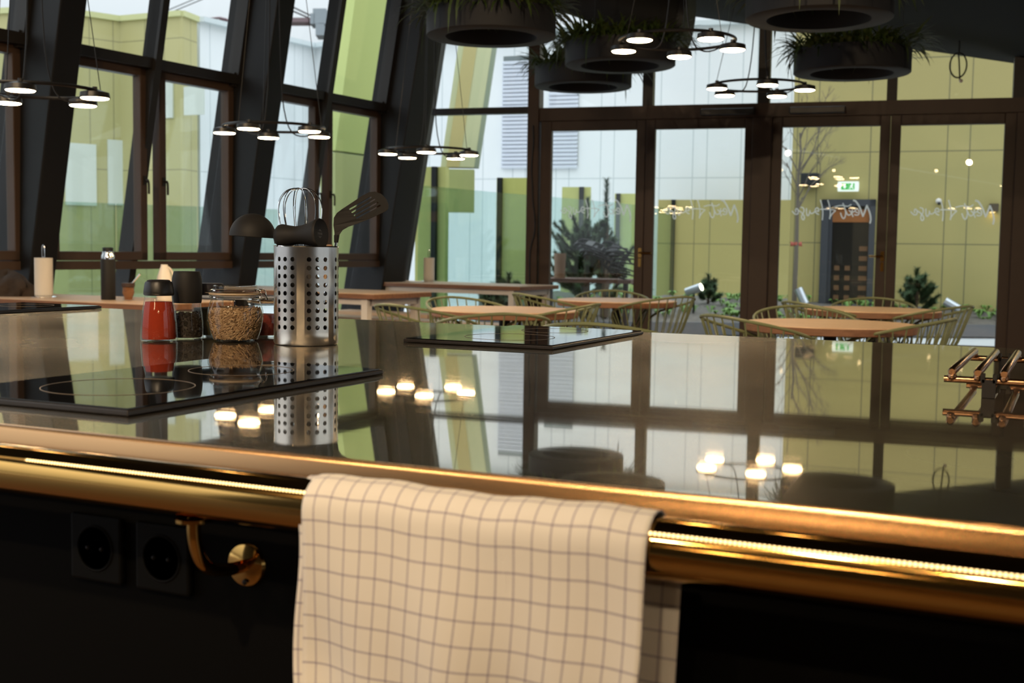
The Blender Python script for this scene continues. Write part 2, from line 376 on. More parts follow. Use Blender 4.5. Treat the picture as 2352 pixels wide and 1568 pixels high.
wwin('tall fixed window with a leaning left edge beside the doors', [(lw(.05), .05), (1.47, .05), (1.47, 2.60), (lw(2.6), 2.6)], [(lw(2.6)-.02, 1.46, -.05, .05, 2.59, 2.66), (-.1, 1.46, -.05, .05, 0, .06)])
wwin('upper window with a leaning left edge above the fixed side window', [(lw(2.66), 2.66), (1.47, 2.66), (1.47, cz(1.47)), (lw(4.2)+.02, 4.2)], [])
ups = [(1.46, 1.59), (2.72, 2.83), (3.92, 4.04), (5.19, 5.29), (6.36, 6.5), (7.7, 7.8), (9.0, 9.1)]
upn = ['first upper pane above the doors, with the planters in front', 'second upper pane above the doors, left of the middle post', 'third upper pane above the doors, right of the middle post', 'fourth upper pane above the doors, with the cable loop', 'upper pane right of the last door, outside the picture', 'last upper pane, outside the picture']
for i in range(6):
    s0 = ups[i][1]; s1 = ups[i+1][0]
    wwin(upn[i], [(s0, 2.64), (s1, 2.64), (s1, cz(s1)), (s0, cz(s0))], [(ups[i+1][0], ups[i+1][1], -.06, .06, 2.62, cz(s1))])
mb = MB(); wbar(mb, 1.46, 9.4, -.07, .07, 2.5, 2.64)
tn += 1; tag(build(mb, 'trim_%d' % tn, MT['frame_warm'], smooth=False), 'long dark transom beam above the glass doors', 'beam', kind='structure')
for lab, s0, s1, z1 in (('post between the fixed window and the first glass door', 1.46, 1.59, cz(1.5)), ('broad brown middle post between the two pairs of doors', 3.88, 4.08, 2.5), ('dark post right of the fourth glass door', 6.40, 6.62, 2.5), ('post outside the picture on the right', 8.95, 9.1, 2.5)):
    tn += 1; mb = MB(); wbar(mb, s0, s1, -.09, .09, 0, z1)
    tag(build(mb, 'trim_%d' % tn, MT['frame_warm'], smooth=False, bevel=.008), lab, 'post', kind='structure')
# writing on the glass, seen from behind
LET = [[(2160, 920), (2230, 1080), (2270, 1250), (2250, 1360)], [(2160, 920), (2120, 1060), (2075, 1190)], [(2075, 1190), (1990, 960), (1890, 810), (1830, 795)],
       [(1950, 1105), (1895, 1085), (1880, 1030), (1920, 1000), (1975, 1050), (1985, 1130), (1940, 1170), (1870, 1150)],
       [(1835, 1200), (1800, 1120), (1815, 1010)], [(1870, 1060), (1800, 1110), (1735, 1040)],
       [(1580, 870), (1640, 1010), (1660, 1130), (1630, 1260), (1570, 1230), (1530, 1110)], [(1655, 1060), (1700, 1160), (1760, 1165), (1800, 1110)],
       [(1780, 900), (1700, 955), (1620, 930), (1500, 925), (1380, 960)],
       [(1210, 790), (1270, 980), (1285, 1120), (1270, 1260)], [(1270, 1230), (1340, 1110), (1430, 1040), (1250, 1020), (1030, 1020)], [(1030, 790), (1080, 960), (1100, 1120), (1090, 1290)],
       [(1000, 1150), (930, 1120), (900, 1040), (940, 975), (990, 1000), (1000, 1080), (940, 1060)],
       [(900, 1080), (840, 1130), (790, 1120), (770, 1050)], [(780, 1060), (750, 1190), (700, 1170), (690, 1000)],
       [(550, 970), (620, 985), (640, 1080), (575, 1170), (585, 1270), (640, 1295), (655, 1200), (560, 1090), (490, 1050)],
       [(430, 1090), (420, 1020), (455, 1000), (490, 1050), (490, 1130), (440, 1160), (380, 1120), (340, 1070)]]
def etch():
    m, t, out = base('white_lettering'); n = t.nodes
    a = n.new('ShaderNodeBsdfTranslucent'); a.inputs[0].default_value = (.95, .97, .97, 1); b = n.new('ShaderNodeBsdfDiffuse'); b.inputs[0].default_value = (.9, .92, .92, 1)
    c = n.new('ShaderNodeBsdfTransparent'); x = n.new('ShaderNodeMixShader'); x.inputs[0].default_value = .35; t.links.new(a.outputs[0], x.inputs[1]); t.links.new(b.outputs[0], x.inputs[2])
    y = n.new('ShaderNodeMixShader'); y.inputs[0].default_value = .25; t.links.new(x.outputs[0], y.inputs[1]); t.links.new(c.outputs[0], y.inputs[2]); t.links.new(y.outputs[0], out.inputs[0]); return m
MT['etch'] = etch()
def lettering(s_c, z_c, door, wfac=1.0):
    k = 12.0/FPX/10.67; me = MB()
    for si, st in enumerate(LET):
        pts = chaikin([V(((x-1300)*k, -(y-1060)*k, 0)) for x, y in st], 2)
        wd = (.016 if si < 3 else .011)*wfac
        for i in range(len(pts)-1):
            a, b = pts[i], pts[i+1]; d = (b-a)
            if d.length < 1e-6: continue
            nn = V((-d.y, d.x, 0)).normalized()*wd/2; e = d.normalized()*wd*.25
            P4 = [a-e-nn, b+e-nn, b+e+nn, a-e+nn]; P4 = [WP(s_c+p.x, -.0105-.00005*(i % 3), z_c+p.y) for p in P4]
            me.add(P4, [(0, 1, 2, 3)])
    build(me, 'lettering', MT['etch'], door, smooth=False, label='white handwritten lettering on the glass')
doors = [(1.72, 2.66, 'glass door at the left, with the pine behind it', 'r'), (2.86, 3.80, 'second glass door from the left, left of the middle post', 'l'), (4.18, 5.14, 'third glass door from the left, right of the middle post', 'r'), (5.34, 6.30, 'fourth glass door, rightmost in the picture', 'l'), (6.75, 7.72, 'glass door outside the picture, fifth from the left', 'r'), (7.9, 8.85, 'glass door outside the picture, last of the row', 'l')]
for i, (a, b, lab, hs) in enumerate(doors):
    o = thing('door_%d' % (i+1), lab, 'door', WP((a+b)/2, 0, 0), kind='structure')
    g = MB(); wpane(g, [(a-.01, .2), (b+.01, .2), (b+.01, 2.41), (a-.01, 2.41)]); build(g, 'pane', MT['pane_door'], o, smooth=False)
    f = MB(); w0 = .10 if hs == 'l' else .12; w1 = .12 if hs == 'l' else .10
    for x in ((a-w0+.001, a, .05, 2.5), (b, b+w1-.001, .05, 2.5), (a, b, .05, .22), (a, b, 2.395, 2.5)): wbar(f, x[0], x[1], -.04, .04, x[2], x[3])
    build(f, 'frame', MT['frame_warm'], o, smooth=False, bevel=.006)
    if i < 4:
        lettering((a+b)/2+.03, 1.545, o)
        if i in (0, 2):
            sx_ = b+.065; d = -1 if i == 2 else 1
            hm = MB(); p = WP(sx_, -.04, 1.09)
            hm.obox(p, WD*.018, WO*.006, V((0, 0, .05))); hm.tube(chaikin([p, p-WO*.05, p-WO*.055+WD*d*.03, p-WO*.055+WD*d*.13], 1), .010, 8)
            build(hm, 'handle', MT['brass'], o)
            hm = MB(); p = WP(sx_, -.04, .985); hm.obox(p, WD*.016, WO*.008, V((0, 0, .045))); build(hm, 'lock_plate', MT['brass'], o)
# door closers
for s0, lab in ((3.35, 'slim black door closer above the second glass door'), (4.25, 'slim black door closer above the third glass door')):
    mb = MB(); wbar(mb, s0, s0+.55, -.15, -.075, 2.52, 2.585); tag(build(mb, 'door_closer', MT['black'], smooth=False, bevel=.008), lab, 'door closer')
# cable down the post
mb = MB(); mb.tube(chaikin([WP(1.53+.012*sin(i*1.7)+(.05 if i in (6, 7) else -.02 if i in (8, 9) else 0), -.10, 2.45-.165*i) for i in range(15)], 2), .008, 6)
tag(build(mb, 'cable', MT['steel']), 'thin dark wavy cable hanging down the post left of the first door', 'cable')
# cable loop under the ceiling
c0 = on_wall(2201, 150, -.5); mb = MB()
top = V((c0.x, c0.y, ceil_z(c0)))
loop = [c0+WD*(.075*sin(t))+V((0, 0, .115*cos(t))) for t in [i*2*pi/28 for i in range(29)]]
mb.tube(chaikin([top, c0+V((.005, 0, .2))]+loop+[loop[-1]+WD*.02-V((0, 0, .26))], 1), .008, 6)
lp = thing('cable_loop', 'coiled dark cable hanging in a loop from the ceiling at the right', 'cable', c0); build(mb, 'cable', MT['steel'], lp)
mb = MB(); mb.sphere(loop[14]+WD*.03-V((0, 0, .03)), .018, 8, 6); build(mb, 'connector', MT['white'], lp, label='small white connector')

# ================================================================== OUTSIDE
MT['white_clad'] = panels('white_cladding', (.86, .88, .90), (.56, .61, .63), .98, (0, .29), 5.4, 2.62, .02)
MT['green_clad'] = panels('olive_cladding', (.455, .38, .145), (.19, .17, .08), 1.08, (0, .31), 1.36, 1.27, .016)
MT['olive_clad'] = panels('yellow_olive_cladding', (.50, .45, .205), (.25, .23, .11), 1.3, (0, .5), 2.6, 2.6, .018)
MT['lime'] = panels('lime_green_cladding', (.62, .70, .25), (.3, .36, .14), 3.2, (1.1,), 4, 3.3, .015)
MT['louver'] = P('pale_louver', (.80, .83, .92), .5)
MT['fence'] = glass('mint_fence_glass', (.80, .90, .875), .06)
MT['fence_green'] = glass('green_fence_glass', (.75, .845, .80), .06)
def plan_wall(mb, pts, z0, z1, th, u0=0):
    # pts: ground points; a slab wall with uv in metres on its front
    u = u0
    for i in range(len(pts)-1):
        a, b = V((pts[i].x, pts[i].y, 0)), V((pts[i+1].x, pts[i+1].y, 0)); L = (b-a).length
        n = V((-(b-a).y, (b-a).x, 0)).normalized()
        if n.dot(a) < 0: n = -n
        o = len(mb.v)
        mb.hexa([a+V((0, 0, z0)), b+V((0, 0, z0)), b+n*th+V((0, 0, z0)), a+n*th+V((0, 0, z0)), a+V((0, 0, z1)), b+V((0, 0, z1)), b+n*th+V((0, 0, z1)), a+n*th+V((0, 0, z1))])
        for j, (uu, zz) in enumerate(((u, z0), (u+L, z0), (u+L, z0), (u, z0), (u, z1), (u+L, z1), (u+L, z1), (u, z1))): mb.uv[o+j] = (uu, zz)
        u += L
ZR = 5.7
def dR(y, x): return 4.6*FPX/((574+(x-1176)*.0149)-y)
mb = MB(); pts = [at_d(x, 560, dR(y, x)) for x, y in ((460, 57), (723, 117), (800, 105), (1290, 82), (1581, 68), (1830, 56), (2600, 30))]
wb = thing('white_building', 'white panelled building with louvres across the terrace', 'building', V((pts[3].x, pts[3].y, 0)))
plan_wall(mb, pts, -.5, ZR, .4); build(mb, 'facade', MT['white_clad'], wb, smooth=False)
mb = MB()
for i in range(len(pts)-1): mb.bar(V((pts[i].x, pts[i].y, ZR+.03))-(pts[i]-CAM).normalized()*.04, V((pts[i+1].x, pts[i+1].y, ZR+.03))-(pts[i+1]-CAM).normalized()*.04, .25, .10)
build(mb, 'roof_edge', P('pale_roof_edge', (.66, .72, .74), .5), wb, smooth=False)
a_, b_ = V((pts[3].x, pts[3].y, 0)), V((pts[4].x, pts[4].y, 0)); dd = (b_-a_).normalized(); nn_ = V((dd.y, -dd.x, 0))
def on_white(x, y):
    r = ray(x, y); k = ((pts[3]-CAM).dot(nn_))/r.dot(nn_); return CAM+r*k
for x0, x1 in ((1157, 1232), (1264, 1331)):
    lv = MB(); pa = on_white(x0, 150)+nn_*.05; pb = on_white(x1, 150)+nn_*.05; zt = on_white(x0, 130 if x0 < 1200 else 200).z; zb = on_white(x0, 383).z
    for i in range(int((zt-zb)/.085)):
        z = zb+.085*i; lv.obox((V((pa.x, pa.y, z))+V((pb.x, pb.y, z)))/2, (V((pb.x, pb.y, 0))-V((pa.x, pa.y, 0)))/2, nn_*.03+V((0, 0, -.014)), V((0, 0, .024))+nn_*.01)
    build(lv, 'louvre', MT['louver'], wb, smooth=False)
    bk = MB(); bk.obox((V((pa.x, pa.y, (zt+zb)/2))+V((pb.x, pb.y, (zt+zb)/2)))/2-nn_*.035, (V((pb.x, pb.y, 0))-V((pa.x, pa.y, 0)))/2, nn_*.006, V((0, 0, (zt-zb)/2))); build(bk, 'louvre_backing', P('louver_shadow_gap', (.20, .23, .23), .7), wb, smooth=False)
# olive building
mb = MB(); p2 = [at_d(x, 560, dR(y, x)*.99) for x, y in ((-500, 66), (120, 32), (280, 55), (421, 43), (455, 56))]
ob = thing('olive_building', 'yellow olive panelled building with a folded front beyond the left windows', 'building', V((p2[1].x, p2[1].y, 0)))
plan_wall(mb, p2, -.5, ZR-.02, .06); build(mb, 'facade', MT['olive_clad'], ob, smooth=False)
mb = MB()
for i in range(len(p2)-1): mb.bar(V((p2[i].x, p2[i].y, ZR-.02)), V((p2[i+1].x, p2[i+1].y, ZR-.02)), .12, .11)
build(mb, 'roof_edge', P('olive_roof_edge', (.60, .60, .30), .5), ob, smooth=False)
# window reflections painted as pale slabs on the olive front
for x0, x1, y0, y1 in ((148, 219, 327, 470), (246, 308, 320, 470), (368, 399, 186, 272), (425, 470, 200, 265)):
    mb = MB(); i = 1 if x0 < 280 else 2
    A, B = p2[i], p2[i+1]; d_ = (V((B.x, B.y, 0))-V((A.x, A.y, 0))).normalized(); n_ = V((d_.y, -d_.x, 0))
    def hit(x, y):
        r = ray(x, y); return CAM+r*((A-CAM).dot(n_)/r.dot(n_))
    a, b = hit(x0, y0), hit(x1, y0); zb = hit(x0, y1).z
    mb.hexa([V((a.x, a.y, zb)), V((b.x, b.y, zb)), V((b.x, b.y, zb))+n_*.04, V((a.x, a.y, zb))+n_*.04, V((a.x, a.y, a.z)), V((b.x, b.y, a.z)), V((b.x, b.y, a.z))+n_*.04, V((a.x, a.y, a.z))+n_*.04])
    build(mb, 'pale_panel', P('pale_infill', (.70, .73, .66), .4), ob, smooth=False)
# two leaning lime walls seen past the corner column
def leanup(p, h): return p+FN*(LEAN*h)+V((0, 0, h))
def lean_slab(name, lab, Pa, Pb, th, mat, matside, zlow, h=4.2):
    nrm = V((Pb.y-Pa.y, -(Pb.x-Pa.x), 0)).normalized(); root = thing(name, lab, 'wall panel', V((Pa.x, Pa.y, 0)))
    e = (Pb-Pa); L = e.length; e.normalize(); mb = MB()
    q = [Pa, Pb, Pb-nrm*th, Pa-nrm*th]; mb.hexa(q+[leanup(p, h) for p in q])
    for j, (uu, vv) in enumerate(((0, 0), (L, 0), (L, 0), (0, 0), (0, h), (L, h), (L, h), (0, h))): mb.uv[j] = (uu, vv)
    build(mb, 'front', mat, root, smooth=False)
    mb = MB(); q = [Pb+e*.002, Pb+e*.06, Pb+e*.06-nrm*th, Pb+e*.002-nrm*th]; mb.hexa(q+[leanup(p, h) for p in q]); build(mb, 'edge_strip', matside, root, smooth=False)
    mb = MB(); q = [Pa, Pb, Pb-nrm*th, Pa-nrm*th]; mb.hexa([V((p.x, p.y, zlow)) for p in q]+[V((p.x, p.y, Pa.z-.03)) for p in q])
    build(mb, 'base', P('olive_base', (.47, .50, .21), .5), root, smooth=False); return root, e, nrm, L
Pa = at_d(770, 345, 16.2); r_ = ray(885, 360); Pb = CAM+r_*((Pa.z-CAMZ)/r_.z)
lean_slab('leaning_green_wall', 'leaning lime green wall seen through the facade pane left of the corner column', Pa, Pb, .25, MT['lime'], MT['lime'], 0)
Pa = at_d(1012, 383, 17.0); Pb = at_d(1089, 386, 17.0); Pb.z = Pa.z
lw_, e_, n2, L_ = lean_slab('leaning_green_wall', 'leaning pale lime wall seen through the side window right of the corner column', Pa, Pb, .3, P('pale_lime_cladding', (.72, .74, .44), .5), P('grey_green_edge', (.36, .42, .30), .5), 1.62)
mb = MB(); q = [Pa+e_*.08, Pa+e_*.26, Pa+e_*.26+n2*.012, Pa+e_*.08+n2*.012]; mb.hexa(q+[leanup(p, 4.2) for p in q]); build(mb, 'tan_stripe', P('tan_cladding', (.68, .58, .26), .5), lw_, smooth=False)
# low olive screens
for i, (x0, x1, y, z_) in enumerate(((955, 1027, 384, 2.2), (1141, 1232, 409, 2.2), (1291, 1354, 430, 2.2), (1412, 1497, 445, 2.2), (1512, 1840, 459, 2.15))):
    H = 574+(x0-1176)*.0149; d = (z_-CAMZ)*FPX/(H-y); mb = MB()
    sg = thing('garden_screen', ['low olive screen wall behind the leaning left window edge', 'low olive screen wall left of the first door post', 'short olive screen wall above the pine', 'olive screen wall left of the second door', 'long olive screen wall behind the second glass door'][i], 'screen wall', V((*at_d(x0, y, d).xy, 0)))
    a = at_d(x0, y, d); b = a+WD*((x1-x0)*d/FPX*1.03)
    plan_wall(mb, [a, b], 0, z_, .12, .35); build(mb, 'panel', P('low_olive', (.56, .56, .18), .5, var=.06) if i < 4 else MT['green_clad'], sg, smooth=False)
    xp = (1002, 1150, 1337, 1421, 1547)[i]; mb = MB(); q = a+WD*((xp-x0)*d/FPX*1.03)-WO*.03; mb.box(q.x-.035, q.x+.035, q.y-.03, q.y+.03, 0, z_); build(mb, 'post', MT['steel'], sg, smooth=False)
# glass fence
gf = thing('glass_fence', 'mint green glass fence panels around the terrace beyond the doors', 'fence', at_d(1265, 620, 18))
fp_ = [at_d(960, 600, 15.4), at_d(1140, 600, 17.0), at_d(1265, 600, 18.2), at_d(1345, 600, 19.1), at_d(1450, 600, 20.6), at_d(1548, 600, 22.5)]
for i in range(5):
    mb = MB(); plan_wall(mb, [fp_[i]+(fp_[i+1]-fp_[i])*.01, fp_[i+1]-(fp_[i+1]-fp_[i])*.01], 0, 1.9, .02); build(mb, 'glass_panel', MT['fence'], gf, smooth=False)
gf2 = thing('glass_fence', 'green tinted glass fence beyond the left facade windows', 'fence', at_d(300, 620, 21))
fp_ = [at_d(-200, 600, 19.5), at_d(60, 600, 20), at_d(268, 600, 21), at_d(455, 600, 22), at_d(640, 600, 23)]
for i in range(4):
    mb = MB(); plan_wall(mb, [fp_[i]+(fp_[i+1]-fp_[i])*.008, fp_[i+1]-(fp_[i+1]-fp_[i])*.008], 0, 1.80, .02); build(mb, 'glass_panel', MT['fence_green'], gf2, smooth=False)
# green building on the right
GA = at_d(1813, 560, 18.6); GB = at_d(2760, 560, 16.6); gd = V((GB.x-GA.x, GB.y-GA.y, 0)).normalized(); gn = V((gd.y, -gd.x, 0))
def on_green(x, y, off=0.0):
    r = ray(x, y); p = GA+gn*off-CAM; return CAM+r*(p.dot(gn)/r.dot(gn))
gb = thing('green_building', 'olive green panelled building behind the right-hand glass doors', 'building', V((GA.x, GA.y, 0)))
mb = MB(); ustart = (on_green(2176, 300)-GA).dot(gd)
plan_wall(mb, [GA, GB], -.5, 7.5, .4, -ustart); build(mb, 'facade', MT['green_clad'], gb, smooth=False)
dr = MB(); A = on_green(1886, 458, .04); B = on_green(2010, 458, .04); zt = A.z
def gbar(mb, x0, x1, zlo, zhi, t, off=.0):
    a = on_green(x0, 560, off); b = on_green(x1, 560, off); a.z = b.z = 0
    mb.hexa([a+V((0, 0, zlo)), b+V((0, 0, zlo)), b+gn*t+V((0, 0, zlo)), a+gn*t+V((0, 0, zlo)), a+V((0, 0, zhi)), b+V((0, 0, zhi)), b+gn*t+V((0, 0, zhi)), a+gn*t+V((0, 0, zhi))])
gbar(dr, 1886, 1903, .2, zt, .10); gbar(dr, 1996, 2009, .2, zt, .10); gbar(dr, 1886, 2009, zt-.10, zt, .10); gbar(dr, 1903, 1911, .2, zt-.1, .05)
rootd = gb
build(dr, 'door_frame', P('slate_frame', (.055, .058, .068), .5), gb, smooth=False)
dk = MB(); gbar(dk, 1903, 1996, .2, zt-.1, .02, .005); build(dk, 'door_leaf', P('dark_doorway', (.012, .010, .007), .3), gb, smooth=False)
tr_ = MB(); gbar(tr_, 1903, 1996, zt-.34, zt-.15, .015, .03); build(tr_, 'lit_transom', P('warm_board', (.34, .12, .03), .5), gb, smooth=False)  # orange reflection of the interior lamps, painted as a strip
for i in range(6):
    for x0, x1 in ((1918, 1930), (1942, 1954), (1974, 1993)):
        if i > 3 and x0 < 1960: continue
        sl = MB(); z = .42+.148*i; gbar(sl, x0, x1, z, z+.072, .012, .03); build(sl, 'crate_slat', P('crate_wood', (.17, .085, .035), .6), gb, smooth=False)
# exit sign above that door
es = thing('exit_sign', 'lit green and white emergency exit sign above the dark doorway outside', 'sign', on_green(1948, 440, .1))
mb = MB(); a = on_green(1925, 428, .1); b = on_green(1972, 428, .1); ht = .075
c_ = (a+b)/2; half = (b-a).length/2
mb.tube([c_-gd*half, c_+gd*half], [ht, ht], 20)
build(mb, 'housing', emit('exit_white', (.9, 1, .92), 1.3), es)
mb = MB()
for (u0, u1, z0, z1) in ((-.62, -.05, -.55, .55),):
    mb.obox(c_+gd*half*(-.30)+gn*(ht*.98)-V((0, 0, .005)), gd*half*.34, gn*.004, V((0, 0, ht*.62)))
mb.obox(c_+gd*half*.36+gn*(ht*.98)-V((0, 0, .005)), gd*half*.30, gn*.004, V((0, 0, ht*.62)))
build(mb, 'green_field', emit('exit_green', (.08, .62, .12), 1.0), es, smooth=False)
mb = MB()
q = c_+gd*half*(-.30)+gn*(ht*.98+.006)
mb.prism([q+gd*x*half+V((0, 0, z*ht)) for x, z in ((-.07, .5), (.07, .5), (.07, 0), (.2, 0), (0, -.52), (-.2, 0), (-.07, 0))], gn*.002)
build(mb, 'arrow', emit('exit_arrow', (.95, 1, .95), 1.4), es, smooth=False)
mb = MB(); q = c_+gd*half*.36+gn*(ht*.98+.006)
mb.disc(q+V((0, 0, ht*.42))+gd*half*.06, .012, 10, gn)
for pl in (((-.02, .3), (.1, .25), (.06, -.05), (-.08, 0)), ((-.08, 0), (.06, -.05), (.2, -.5), (.12, -.55)), ((-.08, 0), (0, 0), (-.1, -.55), (-.2, -.5)), ((.08, .25), (.22, .05), (.18, 0), (.06, .15)), ((0, .25), (-.18, .1), (-.16, .02), (.02, .15))):
    mb.prism([q+gd*x*half*1.1+V((0, 0, z*ht)) for x, z in pl], gn*.002)
build(mb, 'running_figure', emit('exit_figure', (.95, 1, .95), 1.4), es, smooth=False)
# wall boxes
mb = MB(); gbar(mb, 1838, 1879, on_green(1838, 427).z, on_green(1838, 399).z, .22, .0)
tag(build(mb, 'wall_speaker', P('dark_speaker', (.02, .02, .02), .7), smooth=False, bevel=.02), 'black box speaker on the olive wall behind the bare tree', 'speaker')
cm = thing('dome_camera', 'small white dome camera on the olive wall behind the fourth door', 'camera', on_green(2156, 464, 0))
mb = MB(); mb.sphere(on_green(2156, 462, .06), .045, 12, 8); build(mb, 'dome', MT['white'], cm); mb = MB(); mb.sphere(on_green(2157, 467, .09), .025, 10, 8); build(mb, 'lens', MT['black'], cm)
wl = thing('wall_lamp', 'small box wall lamp glowing downwards on the olive wall at the right', 'lamp', on_green(2278, 478, 0))
mb = MB(); gbar(mb, 2268, 2290, on_green(2268, 486).z, on_green(2268, 468).z, .12, 0); build(mb, 'shade', P('brown_shade', (.10, .07, .04), .6), wl, smooth=False)
mb = MB(); p = on_green(2279, 487, .06); mb.disc(p-V((0, 0, .004)), .04, 16, (0, 0, -1)); build(mb, 'bulb', emit('warm_bulb', (1, .7, .3), 12), wl)
# terrace and bed
mb = MB(); q = [WP(-14, .12, 0), WP(14, .12, 0), WP(14, 22, 0), WP(-14, 22, 0)]
mb.hexa([p-V((0, 0, .15)) for p in q]+[p-V((0, 0, .02)) for p in q])
q2 = [FP(-20, -.1, 0), FP(.2, -.1, 0), FP(.2, -30, 0), FP(-20, -30, 0)]
mb.hexa([p-V((0, 0, .16)) for p in q2]+[p-V((0, 0, .03)) for p in q2])
tag(build(mb, 'floor', P('pale_paving', (.55, .57, .60), .7, var=.06), smooth=False), 'pale paved terrace outside the glass doors', 'paving', kind='structure')
BA, BB, BC, BD = [V((*at_d(x, 640, d).xy, 0)) for x, d in ((1100, 15.9), (2900, 17.0), (2900, 17.3), (1100, 21.5))]
def bedp(u, v):
    p = (BA*(1-u)+BB*u)*(1-v)+(BD*(1-u)+BC*u)*v; p.z = .13+.24*min(1, v*1.6)*(1-.25*u); return p
bed = thing('garden_bed', 'raised garden bed of dark soil behind the glass doors', 'garden bed', bedp(.5, 0))
mb = MB(); nx, ny = 90, 24
for j in range(ny+1):
    for i in range(nx+1):
        p = bedp(i/nx, j/ny); mb.v.append(p+V((0, 0, .035*random.random()+.02*sin(i*.4)*cos(j*.9))))
for j in range(ny):
    for i in range(nx): a = j*(nx+1)+i; mb.f.append((a, a+1, a+nx+2, a+nx+1))
build(mb, 'soil', P('dark_soil', (.13, .115, .10), .95, var=.5, vscale=14), bed)
mb = MB(); e = (BB-BA).normalized(); n_ = V((e.y, -e.x, 0))
mb.hexa([BA, BB, BB-n_*.08, BA-n_*.08]+[p+V((0, 0, .17)) for p in (BA, BB, BB-n_*.08, BA-n_*.08)])
build(mb, 'edge_board', P('grey_edging', (.13, .13, .135), .7), bed, smooth=False)
mb = MB(); rg = random.Random(21)
for _ in range(800):
    u = rg.uniform(.05, .92); v = rg.uniform(.05, .95)
    if sin(u*40)+cos(v*9+u*13) < -.2: continue
    p = bedp(u, v)+V((0, 0, .01)); hh = rg.uniform(.04, .13)
    for k in range(rg.randint(5, 9)):
        a = rg.uniform(0, 2*pi); d_ = V((cos(a), sin(a), 0)); wv = V((-sin(a), cos(a), 0))*rg.uniform(.012, .028)
        t1 = p+d_*hh*.5+V((0, 0, hh)); t2 = p+d_*hh*1.1+V((0, 0, hh*.7)); mb.add([p, t1-wv, t2, t1+wv], [(0, 1, 2, 3)])
tag(build(mb, 'ground_cover', P('fresh_green', (.16, .29, .06), .6, var=.5, vscale=4), smooth=False), 'low green ground cover plants scattered over the soil bed', 'plants', kind='stuff')
def pine(p, h, w_, nbr, lab, seed, name='pine_shrub'):
    rnd = random.Random(seed); root = thing(name, lab, 'shrub', p)
    wdm = MB(); nd = MB(); p = V(p)
    wdm.tube([p, p+V((0.02, 0, h*.4)), p+V((0, .02, h*.85))], [.03*h+.008, .02*h+.006, .006], 6)
    def brush(a, b, rr):
        L = (b-a).length; n = int(L/.009)+8; t = (b-a).normalized()
        for i in range(n):
            q = a+(b-a)*(i/n); an = rnd.uniform(0, 2*pi)
            s1 = t.cross(V((0, 0, 1))); s1 = s1.normalized() if s1.length > .1 else V((1, 0, 0)); s2 = s1.cross(t)
            for _ in range(6):
                an = rnd.uniform(0, 2*pi); dr_ = (s1*cos(an)+s2*sin(an)); e = q+(dr_*.8+t*.75)*rr*rnd.uniform(.7, 1.2); wv = t.cross(dr_)*.007
                nd.add([q-wv, q+wv, e], [(0, 1, 2)])
        for _ in range(6): pass
    brush(p+V((0, 0, h*.5)), p+V((0, 0, h)), .09)
    for i in range(nbr):
        f = (i+.5)/nbr; z0 = h*(.08+.62*f); an = i*2.4+rnd.uniform(-.4, .4); L = w_*(1-.55*f)*rnd.uniform(.7, 1.1)
        a = p+V((0, 0, z0)); d_ = V((cos(an), sin(an), 0)); m_ = a+d_*L*.55+V((0, 0, L*.2)); b = a+d_*L+V((0, 0, L*.75*rnd.uniform(.7, 1.3)))
        wdm.tube([a, m_, b], [.009, .007, .004], 5); brush(m_-(m_-a)*.6, m_, .075); brush(m_, b, .075)
        for _ in range(3):
            q = a+(m_-a)*rnd.uniform(.4, 1); an2 = an+rnd.uniform(-1.1, 1.1); e = q+V((cos(an2), sin(an2), rnd.uniform(.5, 1.3)))*L*.42
            wdm.tube([q, e], [.005, .003], 4); brush(q, e, .07)
    build(wdm, 'trunk', P('pine_bark', (.11, .075, .045), .9), root)
    build(nd, 'needles', P('pine_green', (.045, .085, .032), .6, var=.5, vscale=6), root, smooth=False)
def bedpt(x, d, z=.2):
    p = at_d(x, 700, d); p.z = z; return p
pine(bedpt(1345, 17.0), 1.62, .80, 30, 'large bushy pine behind the stacked outdoor chairs', 1)
pine(bedpt(1388, 16.6), 1.86, .22, 8, 'slender tall pine shoot rising out of the large pine', 5)
pine(bedpt(2103, 17.35, .25), .66, .34, 14, 'small rounded pine behind the fourth glass door', 2)
pine(bedpt(1625, 18.3, .3), .46, .24, 9, 'small pine beside the lit garden spotlight', 3)
pine(bedpt(1168, 17.0, .2), .56, .30, 10, 'small pine seen through the side window left of the doors', 4)
pine(bedpt(1130, 16.5, .2), .42, .28, 9, 'low pine under the end of the far long table', 6)
# bare tree
def branch(mb, p, d_, L, r, lev, rnd):
    q = p+d_*L; mid = p+d_*L*.5+V((rnd.uniform(-1, 1), rnd.uniform(-1, 1), 0))*L*.05; mb.tube([p, mid, q], [r, r*.85, r*.7], 5, caps=False)
    if lev == 0: return
    for k in range(2 if lev > 1 else 3):
        n = (d_+V((rnd.uniform(-.8, .8), rnd.uniform(-.8, .8), rnd.uniform(-.1, .5)))).normalized(); branch(mb, q-d_*L*rnd.uniform(0, .3), n, L*rnd.uniform(.6, .8), r*.6, lev-1, rnd)
rn = random.Random(4); p = bedpt(1824, 17.2, .25); bt = thing('bare_tree', 'slim bare young tree left of the dark doorway outside', 'tree', p)
mb = MB(); mb.tube([p, p+V((.01, 0, .8)), p+V((0, .01, 2.0))], [.036, .030, .02], 7)
for k in range(9):
    z = 1.3+.16*k; a = rn.uniform(0, 2*pi); branch(mb, p+V((0, 0, min(z, 2.0))), V((cos(a)*.6, sin(a)*.6, 1)).normalized(), .42, .011, 4, rn)
branch(mb, p+V((0, .01, 2.0)), V((0, 0, 1)), .55, .018, 4, rn)
build(mb, 'trunk', P('grey_bark', (.17, .14, .11), .9), bt)
mb = MB(); q = p+V((0, 0, 1.0)); mb.tube([q-V((0, 0, .02)), q+V((0, 0, .02))], .032, 8)
